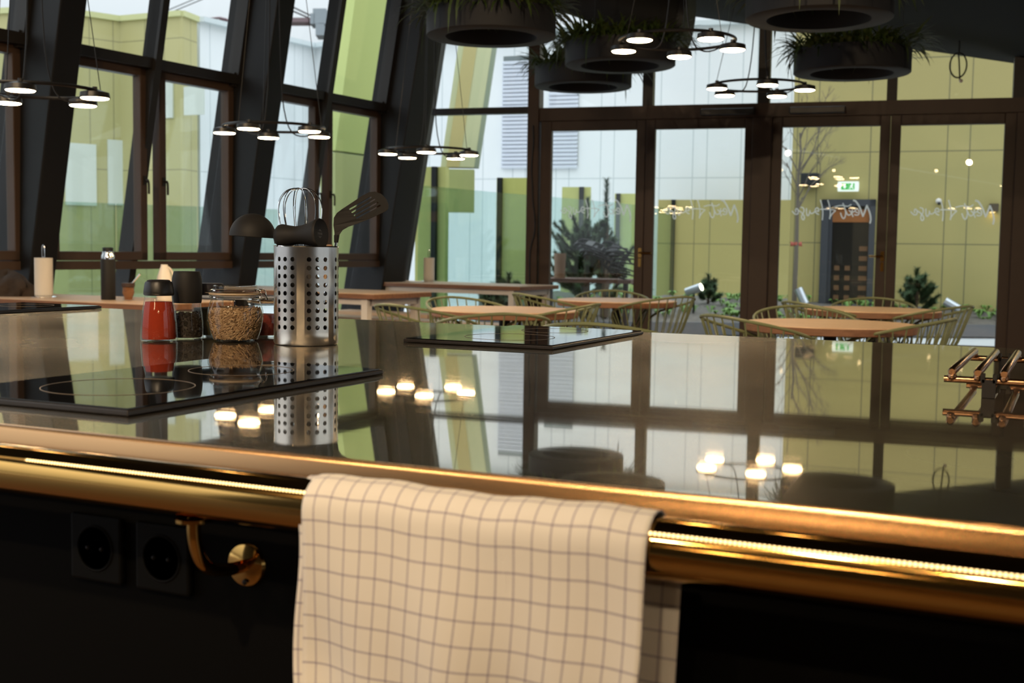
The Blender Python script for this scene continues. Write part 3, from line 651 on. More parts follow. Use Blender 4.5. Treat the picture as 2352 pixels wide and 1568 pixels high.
for a in (.3, 2.8): mb.add([q, q+V((cos(a)*.08, 0, .03)), q+V((cos(a)*.09, .01, -.04)), q+V((0, 0, -.03))], [(0, 1, 2, 3)])
build(mb, 'ribbon', P('red_ribbon', (.5, .12, .08), .6), bt, solid=.002)
# garden spotlights
def gspot(p, dirv, lab, lit):
    p = V(p); dirv = V(dirv).normalized(); root = thing('garden_spotlight', lab, 'spotlight', V((p.x, p.y, .2)))
    mb = MB(); mb.tube([p-dirv*.12, p+dirv*.12], .062, 20); build(mb, 'lamp_body', P('silver_alu', (.55, .58, .62), .35, .9), root)
    mb = MB(); mb.tube([V((p.x, p.y, .2)), p-V((0, 0, .04))], .014, 8); build(mb, 'stake', MT['steel'], root)
    mb = MB(); mb.disc(p+dirv*.122, .055, 20, dirv); build(mb, 'lens', emit('spot_lens', (1, .95, .7), 6 if lit else .3), root)
gspot(at_d(1594, 665, 17.2), _r*.8+V((0, 0, .3))-_f*.55, 'silver garden spotlight with its lit lens facing the room, by the small pine', True)
gspot(at_d(2188, 701, 16.9), -_r*.75+V((0, 0, .5))+_f*.3, 'silver garden spotlight pointing away at the right end of the bed', False)
gspot(at_d(1842, 681, 17.0), -_r*.3+V((0, 0, .8))+_f*.3, 'small pale garden spotlight at the foot of the bare tree', False)
# outdoor table with stacked chairs and pot
A = at_z(1240, 641, .76); 
ot = thing('outdoor_table', 'weathered brown outdoor table with chairs stacked on it, behind the first door', 'table', V((A.x, A.y, 0)))
A = at_d(1236, 640, 14.9); ex = WD*.62; cT = V((A.x, A.y, .745))+ex
mb = MB(); mb.obox(cT, ex, WO*.36, V((0, 0, .022))); build(mb, 'tabletop', wood('weathered_wood', (.10, .05, .035), (.16, .085, .06), .7), ot, smooth=False)
for a in (-1, 1):
    for b in (-1, 1):
        mb = MB(); q = cT+ex*.88*a+WO*.3*b; mb.box(q.x-.025, q.x+.025, q.y-.025, q.y+.025, 0, .723); build(mb, 'leg', MT['steel'], ot, smooth=False)
pt = at_d(1286, 600, 14.75); pt.z = .768
mb = MB(); mb.lathe([(0, 0), (.068, 0), (.066, .12), (.074, .30), (.064, .30), (.055, .1), (0, .1)], 24, M.Translation(pt))
tag(build(mb, 'plant_pot', P('clay', (.36, .24, .16), .8)), 'tan clay cylinder pot on the outdoor table behind the first door', 'pot')
def ochair():
    root = thing('outdoor_chair', '', 'chair', (0, 0, 0))
    for s_ in (-.21, .21):
        mb = MB(); mb.tube(chaikin([(s_, -.13, .02), (s_, -.12, .38), (s_, .10, .40), (s_, .15, .02)], 2), .013, 7); build(mb, 'leg_frame', MT['steel'], root, world=False)
    mb = MB(); mb.tube(chaikin([(-.21, .10, .40), (-.21, .13, .62), (-.20, .13, .80), (-.19, .05, .86), (.19, .05, .86), (.20, .13, .80), (.21, .13, .62), (.21, .10, .40)], 2), .016, 7)
    mb.obox((0, .13, .62), (.2, 0, 0), (0, .004, 0), (0, 0, .06)); build(mb, 'backrest', MT['steel'], root, world=False)
    mb = MB(); mb.obox((0, -.01, .405), (.205, 0, 0), (0, .11, 0), (0, 0, .006)); build(mb, 'seat', MT['steel'], root, world=False); return root
oc = ochair(); labs = ['bottom of the black chairs stacked on the outdoor table', 'second black chair up in the stack on the outdoor table', 'third black chair up in the stack on the outdoor table', 'fourth black chair up, on top of the lying outdoor stack', 'black chair standing tilted at the back of the outdoor stack']
def pose(o, p, zl, yl):
    zl = V(zl).normalized(); xl = V(yl).cross(zl).normalized(); yl = zl.cross(xl)
    o.matrix_world = M(((xl.x, yl.x, zl.x, p.x), (xl.y, yl.y, zl.y, p.y), (xl.z, yl.z, zl.z, p.z), (0, 0, 0, 1))) @ M.Scale(.74, 4)
UP = V((0, 0, 1))
for i in range(5):
    o = oc if i == 0 else dup(oc); o['label'] = labs[i]; o['group'] = 'stacked outdoor chairs'
    if i < 4: pose(o, cT+WD*(.60-.04*i)-WO*.05+UP*(.125+.042*i), -WD*.93+UP*.22-WO*.12, UP*.95+WD*.15-WO*.15)
    else: pose(o, cT+WD*.66+WO*.18+UP*.10, -WD*.80+UP*.34, UP*.7-WO*.5)

# tower crane far away
cr = thing('tower_crane', 'distant tower crane jib with hanging cables above the white building', 'crane', at_d(540, 560, 90))
MT['crane'] = P('crane_red', (.20, .13, .14), .6)
def lattice(pts, hh, n):
    mb = MB()
    for a, b in zip(pts[:-1], pts[1:]):
        up = _u*hh
        mb.tube([a, b], .09, 4); mb.tube([a-up, b-up], .07, 4)
        for k in range(n):
            t0, t1 = k/n, (k+1)/n; mb.tube([a+(b-a)*t0, a+(b-a)*t1-up], .05, 4, caps=False); mb.tube([a+(b-a)*t1, a+(b-a)*t1-up], .05, 4, caps=False)
    return mb
build(lattice([at_d(442, 47, 90), at_d(505, 41, 90), at_d(521, 45, 90), at_d(535, 66, 90)], .3, 5), 'jib', MT['crane'], cr)
mb = MB(); mb.tube([at_d(530, 72, 90), at_d(548, -30, 90)], .2, 5); mb.tube([at_d(536, 72, 90), at_d(556, -30, 90)], .12, 5); build(mb, 'mast', MT['crane'], cr)
mb = MB(); mb.tube([at_d(370, 30, 90), at_d(470, -12, 90)], .035, 4); mb.tube([at_d(360, 42, 90), at_d(480, -8, 90)], .035, 4); mb.tube([at_d(280, 53, 90), at_d(340, 32, 90)], .035, 4); build(mb, 'stay_cable', MT['steel'], cr)
mb = MB(); mb.obox(at_d(533, 66, 90), _r*.45, _f*.4, _u*.25); build(mb, 'turntable', MT['crane'], cr, smooth=False)
c2 = thing('tower_crane', 'second distant crane with grey counterweights seen in the right-hand upper window', 'crane', at_d(720, 560, 80))
mb = MB()
for (x0, x1, y0, y1) in ((716, 726, 36, 60), (722, 752, 25, 60), (728, 748, 58, 86)): mb.obox(at_d((x0+x1)/2, (y0+y1)/2, 80), _r*((x1-x0)/2*80/FPX), _f*.6, _u*((y1-y0)/2*80/FPX))
build(mb, 'counterweight', P('grey_concrete', (.33, .37, .40), .8), c2, smooth=False)
mb = MB(); mb.obox(at_d(690, 50, 80), _r*(36*80/FPX), _f*.5, _u*(5*80/FPX)); build(mb, 'jib', MT['crane'], c2, smooth=False)
mb = MB(); mb.tube([at_d(660, 20, 80), at_d(716, 44, 80)], .05, 4); mb.tube([at_d(664, 12, 80), at_d(722, 40, 80)], .05, 4); build(mb, 'stay_cable', MT['steel'], c2)

# ================================================================== HANGING THINGS
def pendant(cx, cy, d, ph, lab, R=.30):
    c = at_d(cx, cy, d) if d else V((cx, cy, 2.15)); root = thing('ring_pendant', lab, 'pendant lamp', c, YAW, 'ring pendants with lamp discs')
    mb = MB(); mb.tube([(R*cos(t), R*sin(t), .03) for t in [i*2*pi/48 for i in range(48)]], .008, 8, closed=True); build(mb, 'ring', MT['black'], root, world=False)
    h = ceil_z(c)-c.z
    for k in range(3):
        mb = MB(); t = 2*pi*k/3+.5; mb.tube([(R*cos(t), R*sin(t), .035), (0.03*cos(t), .03*sin(t), h)], .0022, 4); build(mb, 'suspension_cable', MT['black'], root, world=False)
    mb = MB(); mb.tube(chaikin([(0.02, 0, h), (.03, .01, .35), (.07, .02, .02), (.16, .05, -.03), (R*.92, .09, .03)], 2), .004, 5)
    build(mb, 'power_cable', MT['black'], root, world=False); mb = MB()
    mb.tube(chaikin([(-.02, 0, h), (-.03, .01, .4), (-.06, .02, .06), (-.10, .05, -.02), (-R*.8, .16, .03)], 2), .004, 5)
    build(mb, 'power_cable', MT['black'], root, world=False)
    for k in range(5):
        t = ph+2*pi*k/5; q = V((R*1.0*cos(t), R*1.0*sin(t), 0)); hd = MB()
        hd.lathe([(0, .028), (.03, .028), (.066, .018), (.069, -.004), (.064, -.008), (0, -.006)], 28, M.Translation(q))
        hd.tube([q+V((0, 0, .025)), q+V((0, 0, .045))], .012, 8)
        ho = build(hd, 'lamp_head', MT['black'], root, world=False)
        ds = MB(); ds.lathe([(0, -.012), (.058, -.012), (.063, -.009), (.063, -.007), (0, -.007)], 28, M.Translation(q)); e = build(ds, 'light_disc', MT['lamp'], ho, world=False)
    return root
pendant(80, 222, 5.7, radians(-8), 'black ring pendant with glowing discs cut by the left picture edge')
pendant(630, 304, 7.3, radians(36), 'black ring pendant hanging in front of the second leaning column')
pendant(986, 355, 8.6, radians(54), 'black ring pendant hanging by the corner column, farthest left of the doors')
pendant(1555, 106, 6.3, radians(8), 'black ring pendant hanging just below the large duct')
pendant(1741, 207, 7.95, radians(54), 'black ring pendant in front of the middle door post')
pendant(.9, 6.6, 0, .3, 'black ring pendant to the right of the picture above a table')  # this and the next two: unseen pendants added for room light and reflections
pendant(.7, 8.6, 0, .9, 'black ring pendant farther right of the picture by the doors')
pendant(1.8, 3.2, 0, .2, 'black ring pendant right of the island, outside the picture')

def planter(cx, cy, d, lab, seed, R=.40, hang=6):
    rnd = random.Random(seed); c = at_d(cx, cy, d); root = thing('ring_planter', lab, 'hanging planter', c, 0, 'hanging ring planters')
    mb = MB(); ri = R*.71; H = .16
    prof = [(ri, 0), (R-.008, 0), (R, .006), (R, H), (R-.012, H), (R-.014, .05), (ri+.014, .05), (ri+.012, H), (ri, H)]
    mb.lathe(prof+[prof[0]], 72); build(mb, 'ring_trough', MT['planter'], root, world=False)
    h = ceil_z(c)-c.z-.09
    for k in range(3):
        mb = MB(); t = 2*pi*k/3+.3; mb.tube([((R-.06)*cos(t), (R-.06)*sin(t), .05), ((R-.06)*cos(t)*.98, (R-.06)*sin(t)*.98, h)], .002, 4)
        build(mb, 'suspension_wire', MT['steel'], root, world=False)
    mb = MB()
    def leaf(p, d0, L, w_, droop, seg=6):
        pts = []; q = V(p); dd_ = V(d0).normalized()
        for i in range(seg+1):
            pts.append(q.copy()); q = q+dd_*(L/seg); dd_ = (dd_+V((0, 0, -droop))).normalized()
        sd = V((-d0[1], d0[0], 0)); sd = sd.normalized() if sd.length > .05 else V((1, 0, 0)); o = len(mb.v)
        for i, p_ in enumerate(pts):
            ww = w_*sin(pi*min(.12+.88*i/seg, .985))*.9*(1+.35*(i % 2)); mb.v += [p_-sd*ww, p_+sd*ww]
        for i in range(seg): mb.f.append((o+2*i, o+2*i+1, o+2*i+3, o+2*i+2))
    for i in range(720):
        t = rnd.uniform(0, 2*pi); rr = rnd.uniform(ri+.02, R-.02); a = t+rnd.uniform(-.9, .9); out = rnd.choice((1, 1, -1))
        d0 = V((cos(a)*out, sin(a)*out, rnd.uniform(.5, 2.2)))
        leaf((rr*cos(t), rr*sin(t), H-.03), d0, rnd.uniform(.12, .34), rnd.uniform(.006, .014), rnd.uniform(.12, .46))
    for i in range(hang):
        t = rnd.uniform(0, 2*pi); d0 = V((cos(t), sin(t), .5)); leaf((R*.98*cos(t), R*.98*sin(t), H), d0, rnd.uniform(.16, .34), .009, .75, 9)
    build(mb, 'foliage', MT['leaf'], root, world=False, smooth=False)
planter(1128, 86, 7.5, 'charcoal ring planter with ferns hanging left of the duct', 1)
planter(1424, 152, 8.8, 'charcoal ring planter with ferns hanging under the duct', 2, hang=9)
planter(1339, 201, 10.0, 'charcoal ring planter half hidden behind the planter under the duct', 3, hang=4)
planter(1880, 46, 6.7, 'charcoal ring planter hanging highest in front of the right ceiling', 4, hang=10)
planter(1956, 170, 8.5, 'charcoal ring planter with spreading ferns above the third glass door', 5, hang=11)
# duct
mb = MB(); dp = [at_d(950, -150, 10.2), at_d(1150, -60, 9.8), at_d(1330, -32, 9.5), at_d(1440, 25, 9.3), at_d(1530, 47, 9.2), at_d(1577, 52, 9.15)]
mb.tube(chaikin(dp, 2), .21, 28)
dt = thing('ventilation_duct', 'large dark round ventilation duct ending under the ceiling', 'duct', dp[3]); build(mb, 'duct_pipe', P('dark_duct', (.008, .0075, .007), .7, spec=.2), dt)
mb = MB(); dv = (dp[-1]-dp[-2]).normalized(); mb.tube([dp[-1]-dv*.03, dp[-1]+dv*.015], .225, 28); build(mb, 'collar', MT['steel'], dt); mb = MB(); mb.tube([dp[3]-V((0, 0, .0)), V((dp[3].x, dp[3].y, ceil_z(dp[3])))], .006, 6); build(mb, 'hanger_rod', MT['steel'], dt)

# ---- lamps above the island (outside the picture, seen mirrored in the rail)
for i, (x, s_) in enumerate(((-3.96, .7), (-3.7, 1), (-2.8, .8), (-1.02, 1.8), (-.73, 1))):
    z = 3.0; root = thing('ceiling_spotlight', 'small black ceiling spotlight, number %s along the back of the island, outside the picture' % ('one', 'two', 'three', 'four', 'five')[i], 'spotlight', (x, 2.7, z))
    tgt = V((x*.5, 1.2, .9)); dv = (tgt-V((x, 2.7, z))).normalized()
    mb = MB(); mb.tube([V((x, 2.7, z))-dv*.14, V((x, 2.7, z))], .04, 20, caps=False); mb.tube([V((x, 2.7, z))-dv*.13, V((x, 2.7, z))-dv*.14], .04, 20); mb.tube([V((x, 2.7, z))-dv*.1, V((x, 2.7, ceil_z((x, 2.7, 0))))], .012, 8); build(mb, 'spot_body', MT['black'], root)
    mb = MB(); mb.disc(V((x, 2.7, z))-dv*.012, .034, 20, dv); build(mb, 'spot_lens', emit('spot_glow_%d' % i, (1, .72, .38), 60*s_), root)

for i, x in enumerate((-2.3, -1.2, -.2, .9)):  # unseen warm spots added to light the towel and island front
    z = 2.9; y = -1.5; tgt = V((x*.35-.35, .85, .86)); src = V((x, y, z)); dv = (tgt-src).normalized()
    root = thing('ceiling_spotlight', 'small black ceiling spotlight %s behind the viewer, shining on the island front' % ('farthest left', 'second from left', 'third from left', 'farthest right')[i], 'spotlight', src)
    mb = MB(); mb.tube([src-dv*.14, src], .04, 20); mb.tube([src-dv*.1, V((src.x, src.y, ceil_z(src)))], .012, 8); build(mb, 'spot_body', MT['black'], root)
    mb = MB(); mb.disc(src+dv*.002, .034, 20, dv); build(mb, 'spot_lens', emit('spot_lens_glow_%d' % i, (1, .72, .38), 30), root)
    ld = bpy.data.lights.new('spot_beam', 'SPOT'); ld.energy = 44; ld.color = (1, .74, .46); ld.spot_size = radians(75); ld.spot_blend = .6; ld.shadow_soft_size = .04
    lo = bpy.data.objects.new('spot_beam', ld); COL.objects.link(lo); lo.parent = root; lo.location = dv*.02; lo.rotation_euler = dv.to_track_quat('-Z', 'Y').to_euler()
for i, (src, tgt, en) in enumerate((((1.0, 1.6, 2.85), (-2.2, 7.6, .8), 330), ((-2.2, -.6, 3.2), (-4.5, 8.5, .9), 420), ((-4.3, 1.2, 3.7), (-6.0, 6.5, .8), 330), ((-.6, -.8, 3.0), (-1.5, 2.0, .95), 210))):  # unseen spots added to brighten the tables and worktop things
    src, tgt = V(src), V(tgt); dv = (tgt-src).normalized()
    root = thing('ceiling_spotlight', ['black ceiling spotlight right of the island shining on the round tables', 'black ceiling spotlight over the kitchen shining on the far tables', 'black ceiling spotlight at the left shining on the left table', 'black ceiling spotlight over the viewer shining on the worktop things'][i], 'spotlight', src)
    mb = MB(); mb.tube([src-dv*.14, src], .04, 20); mb.tube([src-dv*.1, V((src.x, src.y, ceil_z(src)))], .012, 8); build(mb, 'spot_body', MT['black'], root)
    mb = MB(); mb.disc(src+dv*.002, .034, 20, dv); build(mb, 'spot_lens', emit('spot_lens_far_%d' % i, (1, .72, .38), 30), root)
    ld = bpy.data.lights.new('spot_beam', 'SPOT'); ld.energy = en; ld.color = (1, .74, .46); ld.spot_size = radians(70); ld.spot_blend = .7; ld.shadow_soft_size = .04
    lo = bpy.data.objects.new('spot_beam', ld); COL.objects.link(lo); lo.parent = root; lo.location = dv*.02; lo.rotation_euler = dv.to_track_quat('-Z', 'Y').to_euler()
pendant(-.9, -2.6, 0, .5, 'black ring pendant behind the viewer over the left of the kitchen')  # this and the next: unseen pendants added as general fill light
pendant(1.6, -2.2, 0, 1.1, 'black ring pendant behind the viewer over the right of the kitchen')

# ================================================================== TABLES AND CHAIRS
def table(nr, ang, L, W, lab, edge_right=True):
    # nr: near right corner of the top; long axis runs left at angle ang above -X
    ax = V((-cos(ang), sin(ang), 0)); ay = V((sin(ang), cos(ang), 0)); nr = V(nr); zt = .74
    root = thing('long_table', lab, 'table', V((nr.x, nr.y, 0))+ax*L/2+ay*W/2)
    c = V((nr.x, nr.y, 0))+ax*L/2+ay*W/2
    mb = MB(); mb.obox(c+V((0, 0, zt-.0025)), ax*L/2, ay*W/2, V((0, 0, .0025))); build(mb, 'tabletop', MT['oak'], root, smooth=False)
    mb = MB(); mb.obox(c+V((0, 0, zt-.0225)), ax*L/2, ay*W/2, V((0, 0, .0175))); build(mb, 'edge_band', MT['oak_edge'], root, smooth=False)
    for e in (1, -1):
        mb = MB(); q = c-ax*(L/2-.12)*e
        for f in (1, -1): mb.obox(q+ay*(W/2-.06)*f+V((0, 0, .35)), ax*.03, ay*.03, V((0, 0, .35)))
        mb.obox(q+V((0, 0, .67)), ax*.03, ay*(W/2-.06), V((0, 0, .03))); build(mb, 'leg_frame', MT['white'], root, smooth=False)
    mb = MB()
    for f in (1, -1): mb.obox(c+ay*(W/2-.06)*f+V((0, 0, .675)), ax*(L/2-.15), ay*.015, V((0, 0, .025)))
    build(mb, 'apron_rail', MT['white'], root, smooth=False); return root
def bench(p, ang, L, lab):
    ax = V((-cos(ang), sin(ang), 0)); ay = V((sin(ang), cos(ang), 0)); p = V((p[0], p[1], 0)); c = p+ax*L/2
    root = thing('bench', lab, 'bench', c); mb = MB(); mb.obox(c+V((0, 0, .435)), ax*L/2, ay*.16, V((0, 0, .018))); build(mb, 'seat', MT['oak'], root, smooth=False)
    for e in (1, -1):
        mb = MB(); q = c-ax*(L/2-.1)*e; mb.obox(q+ay*.12+V((0, 0, .2085)), ax*.025, ay*.025, V((0, 0, .2085))); mb.obox(q-ay*.12+V((0, 0, .2085)), ax*.025, ay*.025, V((0, 0, .2085))); mb.obox(q+V((0, 0, .39)), ax*.025, ay*.12, V((0, 0, .025))); build(mb, 'leg_frame', MT['white'], root, smooth=False)
table((-4.97, 8.10), radians(6), 2.1, .78, 'pale oak long table with white legs in front of the corner, nearer of two')
table((-4.99, 10.87), radians(5), 1.95, .82, 'pale oak long table by the glass wall with a paper roll on it')
table((-5.02, 5.68), radians(0), 2.05, .75, 'pale oak long table at the left carrying the flask and sugar jar')
bench((-4.5, 9.50), radians(8), 2.3, 'oak bench between the two far long tables')
bench((-5.75, 10.55), radians(5), 1.2, 'short oak bench tucked at the glass wall table')
def round_table(x, y, lab, R=.45):
    root = thing('round_table', lab, 'table', (x, y, 0), 0, 'round oak tables')
    mb = MB(); mb.lathe([(0, .735), (R-.004, .735), (R, .731), (R, .695)], 72); mb2 = MB(); mb2.lathe([(R-.001, .728), (R-.001, .694), (R-.006, .69), (0, .69)], 72)
    mb = MB(); mb.lathe([(0, .735), (R-.004, .735), (R, .731), (R, .729)], 72); build(mb, 'tabletop', MT['oak'], root, world=False)
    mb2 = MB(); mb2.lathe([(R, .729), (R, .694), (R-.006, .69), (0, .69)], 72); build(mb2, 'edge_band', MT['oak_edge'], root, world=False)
    mb = MB(); mb.tube([(0, 0, .02), (0, 0, .69)], .035, 16); mb.lathe([(0, 0), (.26, 0), (.26, .012), (.05, .025), (0, .025)], 32); build(mb, 'pedestal', MT['steel'], root, world=False)
TB = {'A': (-3.19, 6.73), 'B': (-3.15, 8.62), 'C': (-1.19, 6.58), 'D': (-1.26, 8.48)}
round_table(*TB['A'], 'round oak table left of the first door, nearer of its pair')
round_table(*TB['B'], 'round oak table in front of the first two doors, farther of its pair')
round_table(*TB['C'], 'round oak table in front of the right-hand doors, nearer of its pair')
round_table(*TB['D'], 'round oak table close to the right-hand doors, farther of its pair')
def wire_chair():
    root = thing('wire_chair', '', 'chair', (0, 0, 0), 0, 'sage green wire chairs')
    N = 41; top = []; bot = []
    for i in range(N):
        u = -1+2*i/(N-1); ph = u*radians(128); z = .785-.13*(abs(u)**1.7); R = .285+.02*abs(u)
        top.append(V((R*sin(ph), -R*cos(ph), z)))
        bot.append(V((.19*sin(ph), -.17*cos(ph)+.02, .45)))
    mb = MB(); fr = [top[-1]+V((-.05, .06, -.06)), V((.15, .20, .50)), V((.0, .22, .46)), V((-.15, .20, .50)), top[0]+V((.05, .06, -.06))]
    mb.tube(chaikin(top+fr, 1, True), .0085, 7, closed=True)
    for i in range(0, N, 2): mb.tube([top[i], bot[i]+(top[i]-bot[i])*.4-V((0, 0, .03)), bot[i]], .0045, 5, caps=False)
    build(mb, 'backrest', MT['sage'], root, world=False)
    mb = MB(); ring = [V((.20*cos(t), .19*sin(t)+.02, .45)) for t in [i*2*pi/36 for i in range(36)]]; mb.tube(ring, .006, 6, closed=True)
    for x in [-.15+.05*i for i in range(7)]:
        y = .19*sqrt(max(0, 1-(x/.2)**2)); mb.tube([(x, .02-y, .45), (x, .02+y, .45)], .0035, 5)
    mb.tube([(-.19, .02, .447), (.19, .02, .447)], .005, 5); build(mb, 'seat', MT['sage'], root, world=False)
    for sx_ in (-1, 1):
        for sy_ in (-1, 1):
            mb = MB(); mb.tube([(sx_*.13, sy_*.12+.02, .45), (sx_*.23, sy_*.23+.02, 0)], .009, 7); build(mb, 'leg', MT['sage'], root, world=False)
    return root
wc = wire_chair(); used = []
def chair_at(px, d, t, lab, zoff=0):
    p = at_d(px, 640, d); c = V((*TB[t], 0)) if isinstance(t, str) else V((*t, 0)); b = V((p.x, p.y, 0)); dv = (c-b).normalized()
    o = wc if not used else dup(wc); used.append(1); o['label'] = lab
    o.location = b+dv*.285; o.rotation_euler = (0, 0, atan2(dv.y, dv.x)-pi/2)
chair_at(893, 6.75, 'A', 'sage wire chair on the left of the nearer left round table')
chair_at(1160, 5.95, (-3.35, 6.4), 'sage wire chair in front of the nearer left round table, turned sideways')
chair_at(1030, 7.95, 'A', 'sage wire chair behind the nearer left round table')
chair_at(1372, 7.2, 'A', 'sage wire chair on the right of the nearer left round table')
chair_at(1190, 8.75, 'B', 'sage wire chair on the left of the farther left round table')
chair_at(1400, 9.8, 'B', 'sage wire chair behind the farther left round table')
chair_at(1570, 8.6, 'B', 'sage wire chair on the right of the farther left round table')
chair_at(1350, 5.25, (-2.0, 6.3), 'sage wire chair nearest the island, with its back to it')
chair_at(1640, 6.1, 'C', 'sage wire chair on the left of the nearer right round table')
chair_at(1830, 7.35, 'C', 'sage wire chair behind the nearer right round table')
chair_at(2195, 6.1, 'C', 'sage wire chair on the right of the nearer right round table')
chair_at(1815, 8.0, 'D', 'sage wire chair on the left of the farther right round table')
chair_at(2010, 8.95, 'D', 'sage wire chair behind the farther right round table')
chair_at(2225, 7.7, 'D', 'sage wire chair on the right of the farther right round table')

# ---- things on the long tables
def paper_roll(p, lab, r=.058):
    root = thing('paper_towel_holder', lab, 'paper towel holder', p)
    mb = MB(); mb.lathe([(0, 0), (.085, 0), (.085, .006), (.07, .012), (0, .012)], 32); mb.tube([(0, 0, .01), (0, 0, .27)], .006, 8)
    mb.tube(chaikin([(-.011, 0, .26), (-.011, 0, .335), (0, 0, .352), (.011, 0, .335), (.011, 0, .26)], 2), .0028, 8); build(mb, 'stand', MT['chrome'], root, world=False)
    mb = MB(); mb.lathe([(.02, .014), (r, .014), (r, .262), (.02, .262), (.02, .014)], 40); build(mb, 'paper_roll', MT['paper'], root, world=False)
paper_roll(at_z(101, 683, .74), 'white paper towel roll on a chrome stand on the left table')
paper_roll(at_z(985, 647, .74)+V((0, 0, 0)), 'white paper towel roll on a chrome stand on the glass wall table')
p = at_z(249, 688, .74); fl = thing('thermos_flask', 'tall black vacuum flask standing on the left table', 'flask', p)
mb = MB(); mb.lathe([(0, 0), (.044, 0), (.046, .006), (.046, .255), (.043, .262), (0, .262)], 36); build(mb, 'body', MT['matte'], fl, world=False)
mb = MB(); mb.lathe([(.042, .262), (.042, .285), (.036, .295), (.036, .312), (0, .312)], 36); build(mb, 'neck', MT['chrome'], fl, world=False)
mb = MB(); mb.lathe([(.034, .312), (.034, .335), (.030, .338), (0, .338)], 32); build(mb, 'cap', MT['black'], fl, world=False)
p = at_z(295, 690, .74); sj = thing('sugar_jar', 'small glass jar of brown sugar with a spoon beside the black flask', 'jar', p)
mb = MB(); mb.lathe([(0, 0), (.034, 0), (.036, .01), (.028, .022), (.04, .05), (.036, .085), (.038, .115)], 28); build(mb, 'glass', MT['jarglass'], sj, world=False)
mb = MB(); mb.lathe([(0, .004), (.026, .006), (.026, .022), (.037, .05), (.033, .084), (0, .086)], 28); build(mb, 'sugar', P('brown_sugar', (.22, .09, .035), .9, var=.3, vscale=80), sj, world=False)
mb = MB(); mb.lathe([(.036, .086), (.041, .09), (.041, .112), (0, .114)], 28); build(mb, 'lid', P('dark_lid', (.05, .025, .015), .4), sj, world=False)
mb = MB(); mb.tube([V((.02, 0, .1)), V((.02, 0, .1))+_r*.06+V((0, 0, .07))], [.004, .007], 8); build(mb, 'spoon', MT['chrome'], sj)if False else build(mb, 'spoon', MT['chrome'], sj, world=False)
p = at_z(378, 689, .74); bp = thing('milk_pouch', 'upright white pouch bottle with a small red flower mark behind the black pepper mill', 'bottle', p)
mb = MB(); n = 20
rings = [(.050, .036, 0), (.053, .038, .05), (.050, .034, .10), (.046, .028, .15), (.030, .018, .20), (.022, .012, .225), (.022, .010, .232)]
o = len(mb.v)
for a, b, z in rings:
    for k in range(n): t = 2*pi*k/n; mb.v.append(V((a*cos(t)*(1 if cos(t) > 0 else 1), b*sin(t), z)))
for i in range(len(rings)-1):
    for k in range(n): mb.f.append((o+i*n+k, o+i*n+(k+1) % n, o+(i+1)*n+(k+1) % n, o+(i+1)*n+k))
mb.f.append(tuple(o+k for k in range(n-1, -1, -1))); mb.f.append(tuple(o+(len(rings)-1)*n+k for k in range(n)))
bp.rotation_euler = (0, 0, YAW+.25); build(mb, 'body', P('milky_plastic', (.78, .74, .68), .35), bp, world=False)
mb = MB()
for k in range(8):
    t = 2*pi*k/8; cpt = V((-.008+.011*cos(t), -.0385, .075+.013*sin(t))); mb.sphere(cpt, .0065, 8, 6, (1, .25, 1))
mb.sphere((-.008, -.0385, .075), .005, 8, 6, (1, .3, 1)); mb.sphere((-.026, -.036, .093), .008, 8, 6, (1.3, .25, .6)); build(mb, 'flower_mark', P('red_print', (.55, .05, .04), .5), bp, world=False)
mb = MB()
for k in range(5): mb.obox((-.018+.009*k, -.0335+.0006*k*0, .118), (.0032, 0, 0), (0, .0015, 0), (0, 0, .004 if k % 2 else .0055))
build(mb, 'printed_text', P('grey_print', (.22, .20, .19), .5), bp, world=False)
mb = MB(); mb.tube(chaikin([(.022, 0, .215), (.04, 0, .20), (.056, 0, .165), (.058, 0, .14)], 2), .008, 8); build(mb, 'handle', P('milky_handle', (.72, .66, .58), .35), bp, world=False)
p = at_z(18, 679, .74); bl = MB(); nu, nv = 28, 12
o = len(bl.v)
for i in range(nv+1):
    for k in range(nu):
        t = 2*pi*k/nu; f = i/nv; rr = (1-f**2.2)**.6 if f < 1 else 0
        w_ = 1+.13*sin(3*t+4*f)+.10*sin(7*t-5*f)+.05*sin(11*t+9*f)
        bl.v.append(V((.19*rr*w_*cos(t), .13*rr*w_*sin(t), .165*f*(1+.12*sin(2*t+1)))))
for i in range(nv):
    for k in range(nu): bl.f.append((o+i*nu+k, o+i*nu+(k+1) % nu, o+(i+1)*nu+(k+1) % nu, o+(i+1)*nu+k))
bl.v = [v+p for v in bl.v]
tag(build(bl, "bundled_jacket", P("brown_fur_cloth", (.045, .031, .023), .9, var=.7, vscale=16, bump=.8, bscale=30)), 'dark brown bundled jacket lying on the left table', 'clothing')

# ================================================================== THE ISLAND
ZC = .918; FY = .88; BY = 2.62
isl = thing('kitchen_island', 'large kitchen island with brushed metal top, copper edge and brass rail', 'kitchen island', (-1.2, 1.75, 0))
mb = MB(); mb.box(-4.3, 1.55, FY, BY, ZC-.005, ZC); build(mb, 'worktop', MT['counter'], isl, smooth=False)
mb = MB(); prof = [(FY+.003, ZC-.0002), (FY-.002, ZC-.001), (FY-.005, ZC-.005), (FY-.005, ZC-.042), (FY, ZC-.044), (FY+.012, ZC-.044), (FY+.012, ZC-.0052), (FY+.003, ZC-.0052)]
mb.prism([V((-4.3, a, b)) for a, b in prof], (5.85, 0, 0)); build(mb, 'copper_edge', MT['fascia'], isl)
mb = MB(); mb.box(-4.25, 1.5, FY+.012, BY-.02, ZC-.044, ZC-.006); build(mb, 'top_core', MT['cabinet'], isl, smooth=False)
mb = MB(); mb.box(-4.2, 1.45, .905, BY-.06, .1, ZC-.045); build(mb, 'cabinet', MT['cabinet'], isl, smooth=False)
